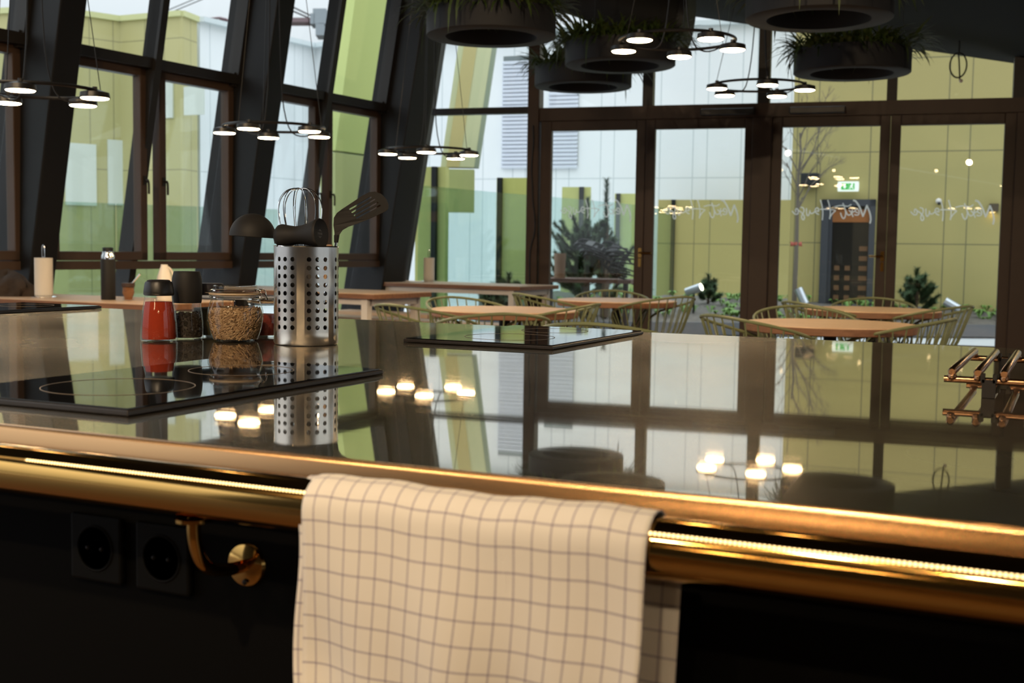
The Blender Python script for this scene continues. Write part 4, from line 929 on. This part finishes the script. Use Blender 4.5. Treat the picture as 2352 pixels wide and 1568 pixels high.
mb = MB(); mb.box(-4.15, 1.4, .96, BY-.1, 0, .1); build(mb, 'plinth', MT['cabinet'], isl, smooth=False)
RY, RZ, RR = .83, .886, .023
mb = MB(); mb.tube([(-2.4, RY, RZ), (1.3, RY, RZ)], RR, 48); build(mb, 'brass_rail', MT['brass'], isl)
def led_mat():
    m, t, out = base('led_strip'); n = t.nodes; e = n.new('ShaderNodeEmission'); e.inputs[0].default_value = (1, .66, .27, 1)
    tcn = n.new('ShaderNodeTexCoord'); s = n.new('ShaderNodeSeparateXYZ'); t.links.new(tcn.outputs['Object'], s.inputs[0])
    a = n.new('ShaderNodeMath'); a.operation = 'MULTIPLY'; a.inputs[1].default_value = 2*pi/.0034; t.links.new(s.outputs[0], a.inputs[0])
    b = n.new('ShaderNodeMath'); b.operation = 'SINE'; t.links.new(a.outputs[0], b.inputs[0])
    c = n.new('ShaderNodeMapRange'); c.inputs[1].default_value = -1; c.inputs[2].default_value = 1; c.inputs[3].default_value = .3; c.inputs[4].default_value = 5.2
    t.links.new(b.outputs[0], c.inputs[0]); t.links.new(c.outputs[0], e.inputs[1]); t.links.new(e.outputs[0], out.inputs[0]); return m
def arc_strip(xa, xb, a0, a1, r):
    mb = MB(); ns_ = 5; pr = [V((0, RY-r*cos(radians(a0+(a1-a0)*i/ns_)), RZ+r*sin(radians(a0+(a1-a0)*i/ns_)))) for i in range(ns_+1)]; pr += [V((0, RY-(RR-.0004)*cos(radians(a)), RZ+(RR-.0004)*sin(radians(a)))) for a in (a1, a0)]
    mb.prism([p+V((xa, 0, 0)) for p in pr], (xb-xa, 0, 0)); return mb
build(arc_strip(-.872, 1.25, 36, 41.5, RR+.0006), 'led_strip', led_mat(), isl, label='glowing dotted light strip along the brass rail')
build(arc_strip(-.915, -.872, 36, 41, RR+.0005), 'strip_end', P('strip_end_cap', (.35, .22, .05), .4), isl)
for x in (-.692, .9, -2.2):
    br = MB(); br.lathe([(0, 0), (.0165, 0), (.0165, .003), (.005, .0035), (0, .0035)], 24, M.Translation((x, RY, RZ-RR-.0035)))
    br.tube(chaikin([(x, RY, RZ-RR), (x, RY, RZ-RR-.022), (x, RY+.012, RZ-RR-.048), (x, RY+.04, .805), (x, .905, .803)], 3), .0062, 14)
    bo = build(br, 'rail_bracket', MT['brass'], isl, label='curved brass rail bracket')
    ro = MB(); rm = M.Translation((x, .905, .803)) @ M.Rotation(radians(90), 4, 'X'); ro.lathe([(0, .006), (.012, .0055), (.0195, .003), (.021, 0), (.0195, -.001)], 40, rm)
    build(ro, 'rosette', MT['brass'], bo); sc_ = MB(); sc_.sphere((x+.002, .8985, .788), .0028, 10, 6, (1, .5, 1)); build(sc_, 'screw', MT['steel'], bo)
for x in (-.871, -.787):
    so = MB(); so.box(x-.033, x+.033, .897, .905, .765, .832); s1 = build(so, 'socket', MT['socket'], isl, smooth=False, bevel=.003, label='black wall socket on the island front')
    so = MB(); so.lathe([(.021, .001), (.0225, .0015), (.024, 0)], 32, M.Translation((x, .897, .799)) @ M.Rotation(radians(90), 4, 'X')); build(so, 'socket_rim', MT['socket'], s1)
    so = MB(); so.lathe([(0, -.0004), (.021, -.0004), (.021, .0012)], 32, M.Translation((x, .8966, .799)) @ M.Rotation(radians(90), 4, 'X')); build(so, 'socket_well', P('socket_dark', (.0025, .0025, .0025), .7, spec=.1), s1)
    so = MB(); so.sphere((x-.009, .8966, .799), .0025, 8, 6); so.sphere((x+.009, .8966, .799), .0025, 8, 6); build(so, 'socket_pin_hole', MT['steel'], s1)
# hobs
def hob(x0, x1, y0, y1, lab):
    root = thing('induction_hob', lab, 'hob', ((x0+x1)/2, (y0+y1)/2, ZC)); hz = ZC+.0006
    mb = MB(); mb.box(x0, x1, y0, y1, hz, hz+.0065); build(mb, 'trim', MT['hobtrim'], root, smooth=False, bevel=.0015)
    mb = MB(); mb.box(x0+.004, x1-.004, y0+.004, y1-.004, hz+.0066, hz+.0082); build(mb, 'glass_plate', MT['hob'], root, smooth=False)
    cx = (x0+x1)/2
    for cy, r in ((y0+.15, .09), (y1-.13, .072)):
        mb = MB(); mb.lathe([(r-.0006, .0), (r+.0006, 0), (r+.0006, .0003), (r-.0006, .0003), (r-.0006, 0)], 64, M.Translation((cx, cy, hz+.0083))); build(mb, 'cooking_zone', P('zone_print', (.20, .15, .10), .4), root)
hob(-1.206, -.902, .978, 1.497, 'black induction hob at the front left of the island')
hob(-1.182, -.866, 2.035, 2.545, 'black induction hob at the back of the island, right of the steel canister')
hob(-2.79, -2.49, 2.10, 2.60, 'black induction hob at the far left back of the island')

# towel
tw = MB(); X0, X1 = -.560, -.268; nx, ns = 60, 90
rt = RR+.004
def towel_pt(u, v):
    # v: 0 back bottom ... 1 front bottom
    Lb, La = .20, pi*rt; Lf = .33; tot = Lb+La+Lf; l = v*tot
    x = X0+(X1-X0)*u
    if l < Lb: yy = RY+rt; zz = RZ-(Lb-l); hang = Lb-l
    elif l < Lb+La:
        t = (l-Lb)/rt; yy = RY+rt*cos(t); zz = RZ+rt*sin(t); hang = 0
    else: yy = RY-rt; zz = RZ-(l-Lb-La); hang = l-Lb-La
    fw = hang*(.05)
    wv = min(hang*8, 1)
    if l >= Lb:
        yy -= wv*(.006*sin(u*9+1.0+zz*4)+.004*sin(u*21+zz*13)+.003*sin(zz*30+u*4))+fw*.3
        x += wv*(.004*sin(zz*22+u*2))-.045*hang*(u-.0)
        zz += .0014*sin(u*9)*(1-wv)+.0006*sin(u*31)*(1-wv)
    else: x += .012-.03*hang; yy += .004*sin(u*11)*wv
    return V((x, yy, zz)), (u*(X1-X0), l)
for j in range(ns+1):
    for i in range(nx+1):
        p, uv = towel_pt(i/nx, j/ns); tw.uv[len(tw.v)] = uv; tw.v.append(p)
for j in range(ns):
    for i in range(nx): a = j*(nx+1)+i; tw.f.append((a, a+1, a+nx+2, a+nx+1))
# folded second layer along the left edge
o = len(tw.v); kx = 6
for j in range(ns+1):
    for i in range(kx+1):
        v = .40+.6*j/ns; p, uv = towel_pt(-.015+.10*i/kx, v); n_ = V((0, .005 if p.y < RY else -.002, -.002))
        p = p+n_+V((-.006-.003*sin(v*22), .002, 0)); tw.uv[len(tw.v)] = (uv[0]+.012, uv[1]+.009); tw.v.append(p)
for j in range(ns):
    for i in range(kx): a = o+j*(kx+1)+i; tw.f.append((a, a+1, a+kx+2, a+kx+1))
def towel_mat():
    m, t, out = base('checked_linen'); n = t.nodes; b = n.new('ShaderNodeBsdfPrincipled'); t.links.new(b.outputs[0], out.inputs[0]); b.inputs['Roughness'].default_value = .9; b.inputs['Specular IOR Level'].default_value = .2
    uv = n.new('ShaderNodeUVMap'); s = n.new('ShaderNodeSeparateXYZ'); t.links.new(uv.outputs[0], s.inputs[0])
    def mth(op, a, bb=None):
        k = n.new('ShaderNodeMath'); k.operation = op
        for i, q in enumerate((a, bb)):
            if q is None: continue
            if isinstance(q, (int, float)): k.inputs[i].default_value = q
            else: t.links.new(q, k.inputs[i])
        return k.outputs[0]
    def lines(sock, per, off, wd):
        f = mth('FLOORED_MODULO', mth('ADD', sock, off), per); return mth('LESS_THAN', f, wd)
    a = lines(s.outputs[0], .0148, .004, .0015); c = lines(s.outputs[1], .0200, .010, .0017)
    tot = mth('ADD', mth('MULTIPLY', a, .55), mth('MULTIPLY', c, .55)); tot = mth('MINIMUM', tot, .85)
    th = n.new('ShaderNodeTexNoise'); th.inputs['Scale'].default_value = 900; t.links.new(uv.outputs[0], th.inputs['Vector'])
    tot = mth('MULTIPLY', tot, mth('ADD', mth('MULTIPLY', th.outputs[0], .8), .6))
    mix = n.new('ShaderNodeMix'); mix.data_type = 'RGBA'; t.links.new(tot, mix.inputs[0]); mix.inputs[6].default_value = (.80, .755, .69, 1); mix.inputs[7].default_value = (.19, .15, .25, 1)
    t.links.new(mix.outputs[2], b.inputs['Base Color'])
    bp_ = n.new('ShaderNodeBump'); bp_.inputs['Strength'].default_value = .25; bp_.inputs['Distance'].default_value = .0008; t.links.new(th.outputs[0], bp_.inputs['Height']); t.links.new(bp_.outputs[0], b.inputs['Normal']); return m
tag(build(tw, 'tea_towel', towel_mat(), solid=.0016), 'white checked tea towel hanging over the brass rail', 'towel')

# ---- canister
CD = 2.29
cc = V((-1.309, 1.892, ZC))
can = thing('utensil_canister', 'perforated brushed steel utensil canister standing on the worktop', 'canister', cc)
RC, HC = .0597, .183
phi0 = atan2(-cc.y, -cc.x)                      # direction from canister to camera
mb = MB(); colw = radians(15.3); rows = 9; z0 = .0265; rp = .0156; hr = .0043
cols = []                                       # list of (angle start, angle end, hole)
for g in range(6):
    gc = phi0+radians(20.0)+g*radians(60)
    for k in (-1, 0, 1): cols.append((gc+(k-.5)*colw, gc+(k+.5)*colw, True))
    a0 = gc+1.5*colw; a1 = gc+radians(60)-1.5*colw; nseg = 1
    cols.append((a0, a1, False))
def cp(a, z): return V((RC*cos(a), RC*sin(a), z))
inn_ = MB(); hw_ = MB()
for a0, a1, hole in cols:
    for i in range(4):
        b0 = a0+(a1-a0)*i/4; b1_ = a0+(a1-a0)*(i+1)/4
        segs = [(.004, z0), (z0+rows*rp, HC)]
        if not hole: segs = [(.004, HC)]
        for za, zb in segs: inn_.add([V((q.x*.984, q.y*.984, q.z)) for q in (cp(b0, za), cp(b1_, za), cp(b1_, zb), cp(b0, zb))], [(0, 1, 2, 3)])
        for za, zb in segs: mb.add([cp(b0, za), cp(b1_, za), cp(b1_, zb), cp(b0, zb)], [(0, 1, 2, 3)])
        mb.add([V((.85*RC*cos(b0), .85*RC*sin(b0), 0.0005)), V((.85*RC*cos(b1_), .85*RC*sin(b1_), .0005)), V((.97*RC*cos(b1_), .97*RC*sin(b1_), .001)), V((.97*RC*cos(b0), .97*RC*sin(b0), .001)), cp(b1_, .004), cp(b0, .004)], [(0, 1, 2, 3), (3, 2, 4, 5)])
    if hole:
        for r_ in range(rows):
            zc = z0+(r_+.5)*rp; am = (a0+a1)/2; hw = (a1-a0)/2
            bnd = []
            for i in range(4): bnd.append((a0+(a1-a0)*i/4, zc-rp/2))
            for i in range(4): bnd.append((a1, zc-rp/2+rp*i/4))
            for i in range(4): bnd.append((a1-(a1-a0)*i/4, zc+rp/2))
            for i in range(4): bnd.append((a0, zc+rp/2-rp*i/4))
            vs = [cp(*q) for q in bnd]; cs = []
            for (a, z) in bnd:
                t = atan2(z-zc, (a-am)*RC); cs.append(cp(am+hr*cos(t)/RC, zc+hr*sin(t)))
            mb.add(vs+cs, [(i, (i+1) % 16, 16+(i+1) % 16, 16+i) for i in range(16)])
            wl_ = [V((q.x*(1-3e-4), q.y*(1-3e-4), q.z)) for q in cs]; wi_ = [V((q.x*.985, q.y*.985, q.z)) for q in cs]
            hw_.add(wl_+wi_, [(i, (i+1) % 16, 16+(i+1) % 16, 16+i) for i in range(16)])
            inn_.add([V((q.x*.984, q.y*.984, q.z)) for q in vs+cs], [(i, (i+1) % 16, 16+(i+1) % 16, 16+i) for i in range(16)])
def steel_mat():
    m = P('brushed_steel', (.80, .78, .76), .24, 1, aniso=.75); t = m.node_tree; n = t.nodes; b = [x for x in n if x.type == 'BSDF_PRINCIPLED'][0]
    tg = n.new('ShaderNodeTangent'); tg.direction_type = 'RADIAL'; tg.axis = 'Z'; t.links.new(tg.outputs[0], b.inputs['Tangent']); return m
MT['brushed'] = steel_mat()
build(mb, 'perforated_body', MT['brushed'], can, world=False, weld=True)
build(inn_, 'inner_wall', P('dull_inner_steel', (.10, .095, .09), .5, .8), can, world=False, weld=True)  # inner steel darkened so the holes look shaded
build(hw_, 'hole_edges', MT['chrome'], can, world=False)
mb = MB(); mb.lathe([(0, .0035), (RC*.96, .0035), (RC*.96, .006), (0, .006)], 48); build(mb, 'base', MT['brushed'], can, world=False)
mb = MB(); mb.tube([V((RC*cos(t), RC*sin(t), HC)) for t in [i*2*pi/72 for i in range(72)]], .0011, 8, closed=True); build(mb, 'rim', MT['chrome'], can, world=False)
# utensils
def near(x, y, dd=0.0): return at_d(x, y, CD+dd)
cin = cc+V((0, 0, .02))
# ladle
la = thing('ladle', 'black ladle with its bowl hanging over the left of the steel canister', 'ladle', cc)
mb = MB(); bc = near(580, 543); Rb = .0435
tilt = M.Rotation(radians(3), 4, _f); q = V((0, 0, 1))
prof = [(0, Rb)]+[(Rb*sin(t), Rb*cos(t)*1.0) for t in [i*pi/2/12 for i in range(1, 13)]]
prof += [(Rb-.003, -.001)]+[((Rb-.003)*sin(t), (Rb-.003)*cos(t)) for t in [pi/2-i*pi/2/12 for i in range(1, 12)]]+[(0, Rb-.003)]
mb.lathe(prof, 40, M.Translation(bc) @ tilt); build(mb, 'bowl', MT['matte'], la)
mb = MB(); mb.tube(chaikin([near(625, 512), near(634, 535), near(639, 560)], 2), [.006]+[.0052]*8, 10) if False else mb.tube([near(612, 520), near(625, 528), near(633, 541), near(637, 558)], [.004, .005, .005, .0055], 10); build(mb, 'neck', MT['matte'], la)
mb = MB(); mb.tube([near(637, 556), near(640, 572), cc+V((-.02, .01, .03))], .003, 8); build(mb, 'shaft', MT['chrome'], la)
# whisk
wh = thing('whisk', 'steel balloon whisk standing in the middle of the canister', 'whisk', cc)
mb = MB(); hb = near(694, 640, .015); tp = near(688, 433, .015); ax = (tp-hb); L = ax.length; ax.normalize(); s1 = ax.cross(_f).normalized(); s2 = s1.cross(ax)
for k in range(6):
    a = pi*k/6+.12; d_ = s1*cos(a)+s2*sin(a); c_ = tp-ax*.042
    half = [hb, hb+ax*.05+d_*.010, c_-ax*.055+d_*.030, c_-ax*.02+d_*.041, c_+ax*.016+d_*.043, c_+ax*.040+d_*.026]
    pts = half+[tp+ax*.001]+[q-2*((q-hb)-ax*((q-hb).dot(ax))) for q in reversed(half)]
    mb.tube(chaikin(pts, 3), .0010, 6)
build(mb, 'wire_loops', MT['chrome'], wh)
mb = MB(); mb.tube([hb-ax*.1, hb], .008, 14); build(mb, 'handle', MT['chrome'], wh)
# masher
ms = thing('potato_masher', 'black waisted masher with a perforated round face lying across the canister top', 'masher', cc)
p0 = near(640, 543, -.03); p1 = near(738, 536, -.062); axm = (p1-p0); Lm = axm.length; rot = V((0, 0, 1)).rotation_difference(axm.normalized()).to_matrix().to_4x4()
mb = MB(); prof = [(0, -.004), (.016, -.002), (.0215, .004), (.0225, .010), (.019, .024), (.0168, .036), (.0178, .050), (.0228, .068), (.0275, .080), (.0283, .084), (.0270, .0865), (.024, .0845), (0, .0835)]
prof = [(r, z*Lm/.0865) for r, z in prof]; mb.lathe(prof, 40, M.Translation(p0) @ rot); build(mb, 'head', MT['matte'], ms)
mb = MB()
for i in range(-3, 4):
    for j in range(-3, 4):
        if i*i+j*j < 11: mb.lathe([(0, .0002), (.0026, .0002), (.0026, 0)], 10, M.Translation(p0) @ rot @ M.Translation((i*.0065, j*.0065, Lm*.967)))
build(mb, 'face_holes', P('hole_dark', (.03, .026, .024), .4), ms)
mb = MB(); mb.tube([p0+axm*.15, cc+V((-.01, -.01, .04))], .007, 10); build(mb, 'handle', MT['matte'], ms)
# turner
tu = thing('slotted_turner', 'black slotted turner leaning out to the right of the canister', 'turner', cc)
def t2(x, y): return ((x-820)/FPX*CD, -(y-500)/FPX*CD)
outl = [(768, 556), (768.5, 535), (766, 518), (767, 500), (774, 489), (786, 480), (806, 466), (830, 449), (846, 440), (860, 438), (874, 443), (884, 453), (890, 466), (890, 476), (884, 483), (868, 491), (845, 502), (822, 512), (800, 520), (787, 528), (780, 538), (777, 556)]
slots = []
for (xa, ya, xb, yb) in ((803, 480, 851, 451), (808, 487, 859, 456), (813, 494, 866, 463), (818, 500, 871, 470)):
    dx, dy = xb-xa, yb-ya; l_ = sqrt(dx*dx+dy*dy); nx_, ny_ = -dy/l_*1.9, dx/l_*1.9
    slots.append([t2(xa+nx_, ya+ny_), t2(xb+nx_, yb+ny_), t2(xb+1.5, yb-1), t2(xb-nx_, yb-ny_), t2(xa-nx_, ya-ny_), t2(xa-1.5, ya+1)])
me = flat_shape([[t2(*p_) for p_ in outl]]+slots, .0028)
bmx = bmesh.new(); bmx.from_mesh(me); bmesh.ops.triangulate(bmx, faces=bmx.faces); cen = near(820, 500)
tilt_ = M.Rotation(radians(18), 4, 'Y')
for vv in bmx.verts:
    d_ = .012*max(0, (vv.co.x+.03))/.06; pz = vv.co.z; vv.co = cen+_r*vv.co.x+_u*vv.co.y-_f*(pz-d_*1.0)
for vv in bmx.verts: vv.co = wmat(tu).inverted() @ vv.co
bmx.to_mesh(me); bmx.free(); me.materials.append(MT['matte']); ob_ = bpy.data.objects.new('blade', me); COL.objects.link(ob_); ob_.parent = tu
mb = MB(); mb.tube([near(773, 552), near(769, 575), cc+V((.025, 0, .03))], .0028, 8); build(mb, 'shaft', MT['chrome'], tu)
mb = MB(); mb.tube([near(772.5, 540), near(772, 557)], [.0048, .0042], 10); build(mb, 'collar', MT['matte'], tu)
# wooden spoon tip
ws = thing('wooden_spoon', 'pale wooden spoon end just showing behind the masher in the canister', 'spoon', cc)
mb = MB(); mb.tube([cc+V((.015, .02, .03)), near(757, 575, .03), near(757, 562, .03)], [.005, .007, .006], 10); build(mb, 'handle', wood('beech', (.45, .26, .13), (.55, .34, .19)), ws)

# ---- jars
def jar_base(px, y): p = at_z(px, y, ZC); return V((p.x, p.y, ZC))
def away(p, d): n = V((p.x, p.y, 0)).normalized(); return p+n*d
p = away(jar_base(365.5, 786), .032); sj_ = thing('spice_jar', 'glass shaker jar of red spice with a black flip lid', 'jar', p)
gp = [(.030, .0), (.0335, .001), (.0345, .004), (.0332, .03), (.0300, .062), (.0262, .080), (.0255, .088)]
mb = MB(); mb.lathe([(0, .0005)]+gp, 40); build(mb, 'glass', MT['jarglass'], sj_, world=False)
mb = MB(); mb.lathe([(0, .0865), (.0265, .0865), (.0282, .089), (.0280, .094), (.0258, .109), (.0240, .1125), (0, .1115)], 40); build(mb, 'lid', MT['black'], sj_, world=False, label='black flip lid')
mb = MB(); mb.lathe([(0, .1117), (.0215, .1117), (.0215, .1145), (.018, .116), (0, .116)], 40); build(mb, 'flap', MT['matte'], sj_, world=False)
mb = MB(); mb.lathe([(0, .0045), (.030, .0045), (.0312, .008), (.0300, .032), (.0272, .061), (.0248, .0745), (0, .0755)], 40); tag(build(mb, 'red_spice', P('paprika', (.40, .035, .006), .95, bump=.4, bscale=400)), 'red ground spice filling the flip lid shaker', 'spice', kind='stuff').location = p
p = away(jar_base(430, 781), .030); gr = thing('pepper_mill', 'glass pepper mill with a tall black barrel top, behind the red spice jar', 'pepper mill', p)
mb = MB(); mb.lathe([(0, .0005), (.029, .0005), (.031, .004), (.0308, .03), (.0285, .055), (.0268, .066), (.0268, .072)], 40); build(mb, 'glass', MT['jarglass'], gr, world=False)
mb = MB(); mb.lathe([(0, .0705), (.0268, .0705), (.0278, .073), (.0290, .090), (.0292, .100), (.0280, .118), (.0252, .130), (.0240, .1315), (0, .132)], 40); build(mb, 'grinder_top', MT['matte'], gr, world=False)
mb = MB()
rn = random.Random(3)
mb.lathe([(0, .004), (.0265, .004), (.0272, .03), (.0250, .050), (0, .052)], 30)
for _ in range(420):
    t = rn.uniform(0, 2*pi); z = rn.uniform(.006, .053); r_ = (.0268 if z < .035 else .0262-.12*(z-.035)); mb.sphere((r_*cos(t), r_*sin(t), z), rn.uniform(.0016, .0024), 6, 4)
tag(build(mb, 'peppercorns', P('peppercorn', (.022, .015, .010), .6, var=.6, vscale=200)), 'dark peppercorns inside the pepper mill', 'spice', kind='stuff').location = p
def clip_jar(p, R, H, lab, rz):
    root = thing('clip_jar', lab, 'jar', p, rz)
    mb = MB(); mb.lathe([(0, .001), (R*.70, .001), (R*.80, .004), (R*.93, H*.22), (R, H*.42), (R*.985, H*.55), (R*.90, H*.70), (R*.86, H*.735), (R*.86, H*.80), (R*.90, H*.815), (R*.90, H*.83)], 48); build(mb, 'glass', MT['jarglass'], root, world=False)
    mb = MB(); mb.lathe([(R*.78, H*.832), (R*.93, H*.832), (R*.94, H*.85), (R*.93, H*.865), (R*.78, H*.865)], 48); mb.add([(-R*.9, -.006, H*.85), (-R*1.12, -.005, H*.862), (-R*1.12, .005, H*.862), (-R*.9, .006, H*.85)], [(0, 1, 2, 3)]); build(mb, 'rubber_seal', P('rubber_seal', (.55, .42, .28), .6), root, world=False)
    mb = MB(); mb.lathe([(R*.89, H*.867), (R*.90, H*.90), (R*.84, H*.93), (R*.80, H*.935), (R*.795, H*.985), (R*.76, H), (R*.70, H*.985), (0, H*.965)], 48); build(mb, 'lid', MT['jarglass'], root, world=False)
    mb = MB()
    for zz in (H*.79, H*.91): mb.tube([(R*.895*cos(t), R*.895*sin(t), zz) for t in [i*2*pi/48 for i in range(48)]], .0011, 6, closed=True)
    for s_ in (-1, 1):
        mb.tube(chaikin([(R*.78, s_*.016, H*.93), (R*.98, s_*.017, H*.92), (R*1.06, s_*.016, H*.84), (R*1.0, s_*.015, H*.75), (R*.90, s_*.013, H*.74)], 2), .0012, 6)
    mb.tube(chaikin([(R*.93, -.013, H*.80), (R*1.13, -.012, H*.88), (R*1.16, 0, H*.80), (R*1.13, .012, H*.74), (R*.93, .013, H*.75)], 2), .0012, 6)
    build(mb, 'wire_clip', MT['chrome'], root, world=False); return root
p = away(jar_base(541, 787), .045); clip_jar(p, .0530, .107, 'large clip-top glass jar of sunflower seeds left of the canister', YAW-.1)
mb = MB(); R, H = .053, .107; rn = random.Random(9)
core = [(0, .004), (R*.74, .005), (R*.86, H*.2), (R*.93, H*.40), (R*.92, H*.5), (R*.86, H*.60), (0, H*.62)]; mb.lathe(core, 40)
def core_r(z):
    for (r0, z0_), (r1, z1_) in zip(core[1:-1], core[2:-1]):
        if z0_ <= z <= z1_: return r0+(r1-r0)*(z-z0_)/(z1_-z0_)
    return R*.8
core_mb = mb; mb = MB()
for _ in range(1500):
    t = rn.uniform(0, 2*pi); z = rn.uniform(.006, H*.6); r_ = core_r(z)+.0004; c_ = V((r_*cos(t), r_*sin(t), z)); nrm_ = V((cos(t), sin(t), 0)); tg_ = V((-sin(t), cos(t), 0)); a = rn.gauss(.5, .7)
    dl = tg_*cos(a)+V((0, 0, 1))*sin(a); ds = dl.cross(nrm_); le_ = rn.uniform(.0040, .0056); w_ = le_*.36
    pts = [c_+dl*le_, c_+dl*le_*.2+ds*w_, c_-dl*le_*.75+ds*w_*.55, c_-dl*le_, c_-dl*le_*.75-ds*w_*.55, c_+dl*le_*.2-ds*w_]
    o = mb.add(pts+[c_+nrm_*.0014], [(k, (k+1) % 6, 6) for k in range(6)])
def seed_mat():
    m, t, out = base('sunflower_seed'); n = t.nodes; b = n.new('ShaderNodeBsdfPrincipled'); t.links.new(b.outputs[0], out.inputs[0]); b.inputs['Roughness'].default_value = .7
    g = n.new('ShaderNodeNewGeometry'); r = n.new('ShaderNodeValToRGB'); r.color_ramp.elements[0].color = (.30, .17, .08, 1); r.color_ramp.elements[1].color = (.55, .37, .21, 1)
    t.links.new(g.outputs['Random Per Island'], r.inputs[0]); t.links.new(r.outputs[0], b.inputs['Base Color']); return m
so_ = thing('sunflower_seeds', 'pile of sunflower seeds filling the large clip-top jar', 'seeds', p, kind='stuff')
build(core_mb, 'seed_mass', P('seed_gap', (.20, .115, .055), .9), so_, world=False, kind='stuff'); build(mb, 'seed_layer', seed_mat(), so_, world=False, smooth=False, kind='stuff')
p = away(jar_base(608, 777), .036); clip_jar(p, .036, .084, 'small clip-top jar of red contents half hidden behind the canister', YAW-.3)
mb = MB(); mb.lathe([(0, .004), (.024, .005), (.031, .022), (.0325, .036), (.031, .046), (0, .048)], 30); tag(build(mb, 'red_flakes', P('chilli', (.26, .03, .015), .8, var=.6, vscale=90, bump=.8, bscale=120)), 'red flakes inside the small clip-top jar', 'spice', kind='stuff').location = p
p = away(jar_base(478, 776), .034); tj = thing('glass_tumbler_jar', 'dark-filled glass jar peeking out between pepper mill and seed jar', 'jar', p)
mb = MB(); mb.lathe([(0, .001), (.028, .001), (.030, .004), (.030, .082), (.028, .086)], 36); build(mb, 'glass', MT['jarglass'], tj, world=False)
mb = MB(); mb.lathe([(.0285, .084), (.031, .086), (.031, .104), (.028, .107), (0, .107)], 36); build(mb, 'lid', P('dark_blue_lid', (.02, .02, .03), .5), tj, world=False)
mb = MB(); mb.lathe([(0, .005), (.0275, .005), (.0275, .058), (0, .060)], 30); tag(build(mb, 'dark_herbs', P('dark_herbs', (.035, .030, .012), .9, var=.6, vscale=90)), 'dark dried herbs in the half hidden glass jar', 'spice', kind='stuff').location = p

# ---- pan support at the right
FLp = at_z(2178, 866, .942); ts = thing('pan_support', 'copper coloured rod pan support standing on the worktop at the right edge', 'trivet', V((FLp.x, FLp.y, ZC)))
MT['copper'] = P('copper_rod', (.36, .21, .125), .25, 1)
x0 = FLp.x; y0 = FLp.y; dy = .37; z1 = .940
for yy in (y0, y0+dy):
    mb = MB(); mb.tube([(x0-.005, yy, z1), (x0+.236, yy, z1)], .0045, 14); build(mb, 'cross_rod', MT['copper'], ts)
for k in range(8):
    mb = MB(); xx = x0+.005+.0315*k; mb.tube([(xx, y0-.008, z1+.010), (xx, y0-.004, z1+.0105), (xx, y0+dy+.004, z1+.0105), (xx, y0+dy+.010, z1+.010)], [.004, .0056, .0056, .004], 14); mb.sphere((xx, y0-.002, z1+.004), .006, 10, 8); mb.sphere((xx, y0+dy+.002, z1+.004), .006, 10, 8); build(mb, 'support_rod', MT['copper'], ts)
for yy in (y0, y0+dy):
    for xx in (x0+.050, x0+.21):
        mb = MB(); mb.box(xx-.008, xx+.008, yy-.008, yy+.008, ZC+.0005, z1+.002); mb.box(xx-.010, xx-.005, yy-.008, yy+.008, z1-.002, z1+.009); mb.box(xx+.005, xx+.010, yy-.008, yy+.008, z1-.002, z1+.009); build(mb, 'foot', MT['matte'], ts, smooth=False)
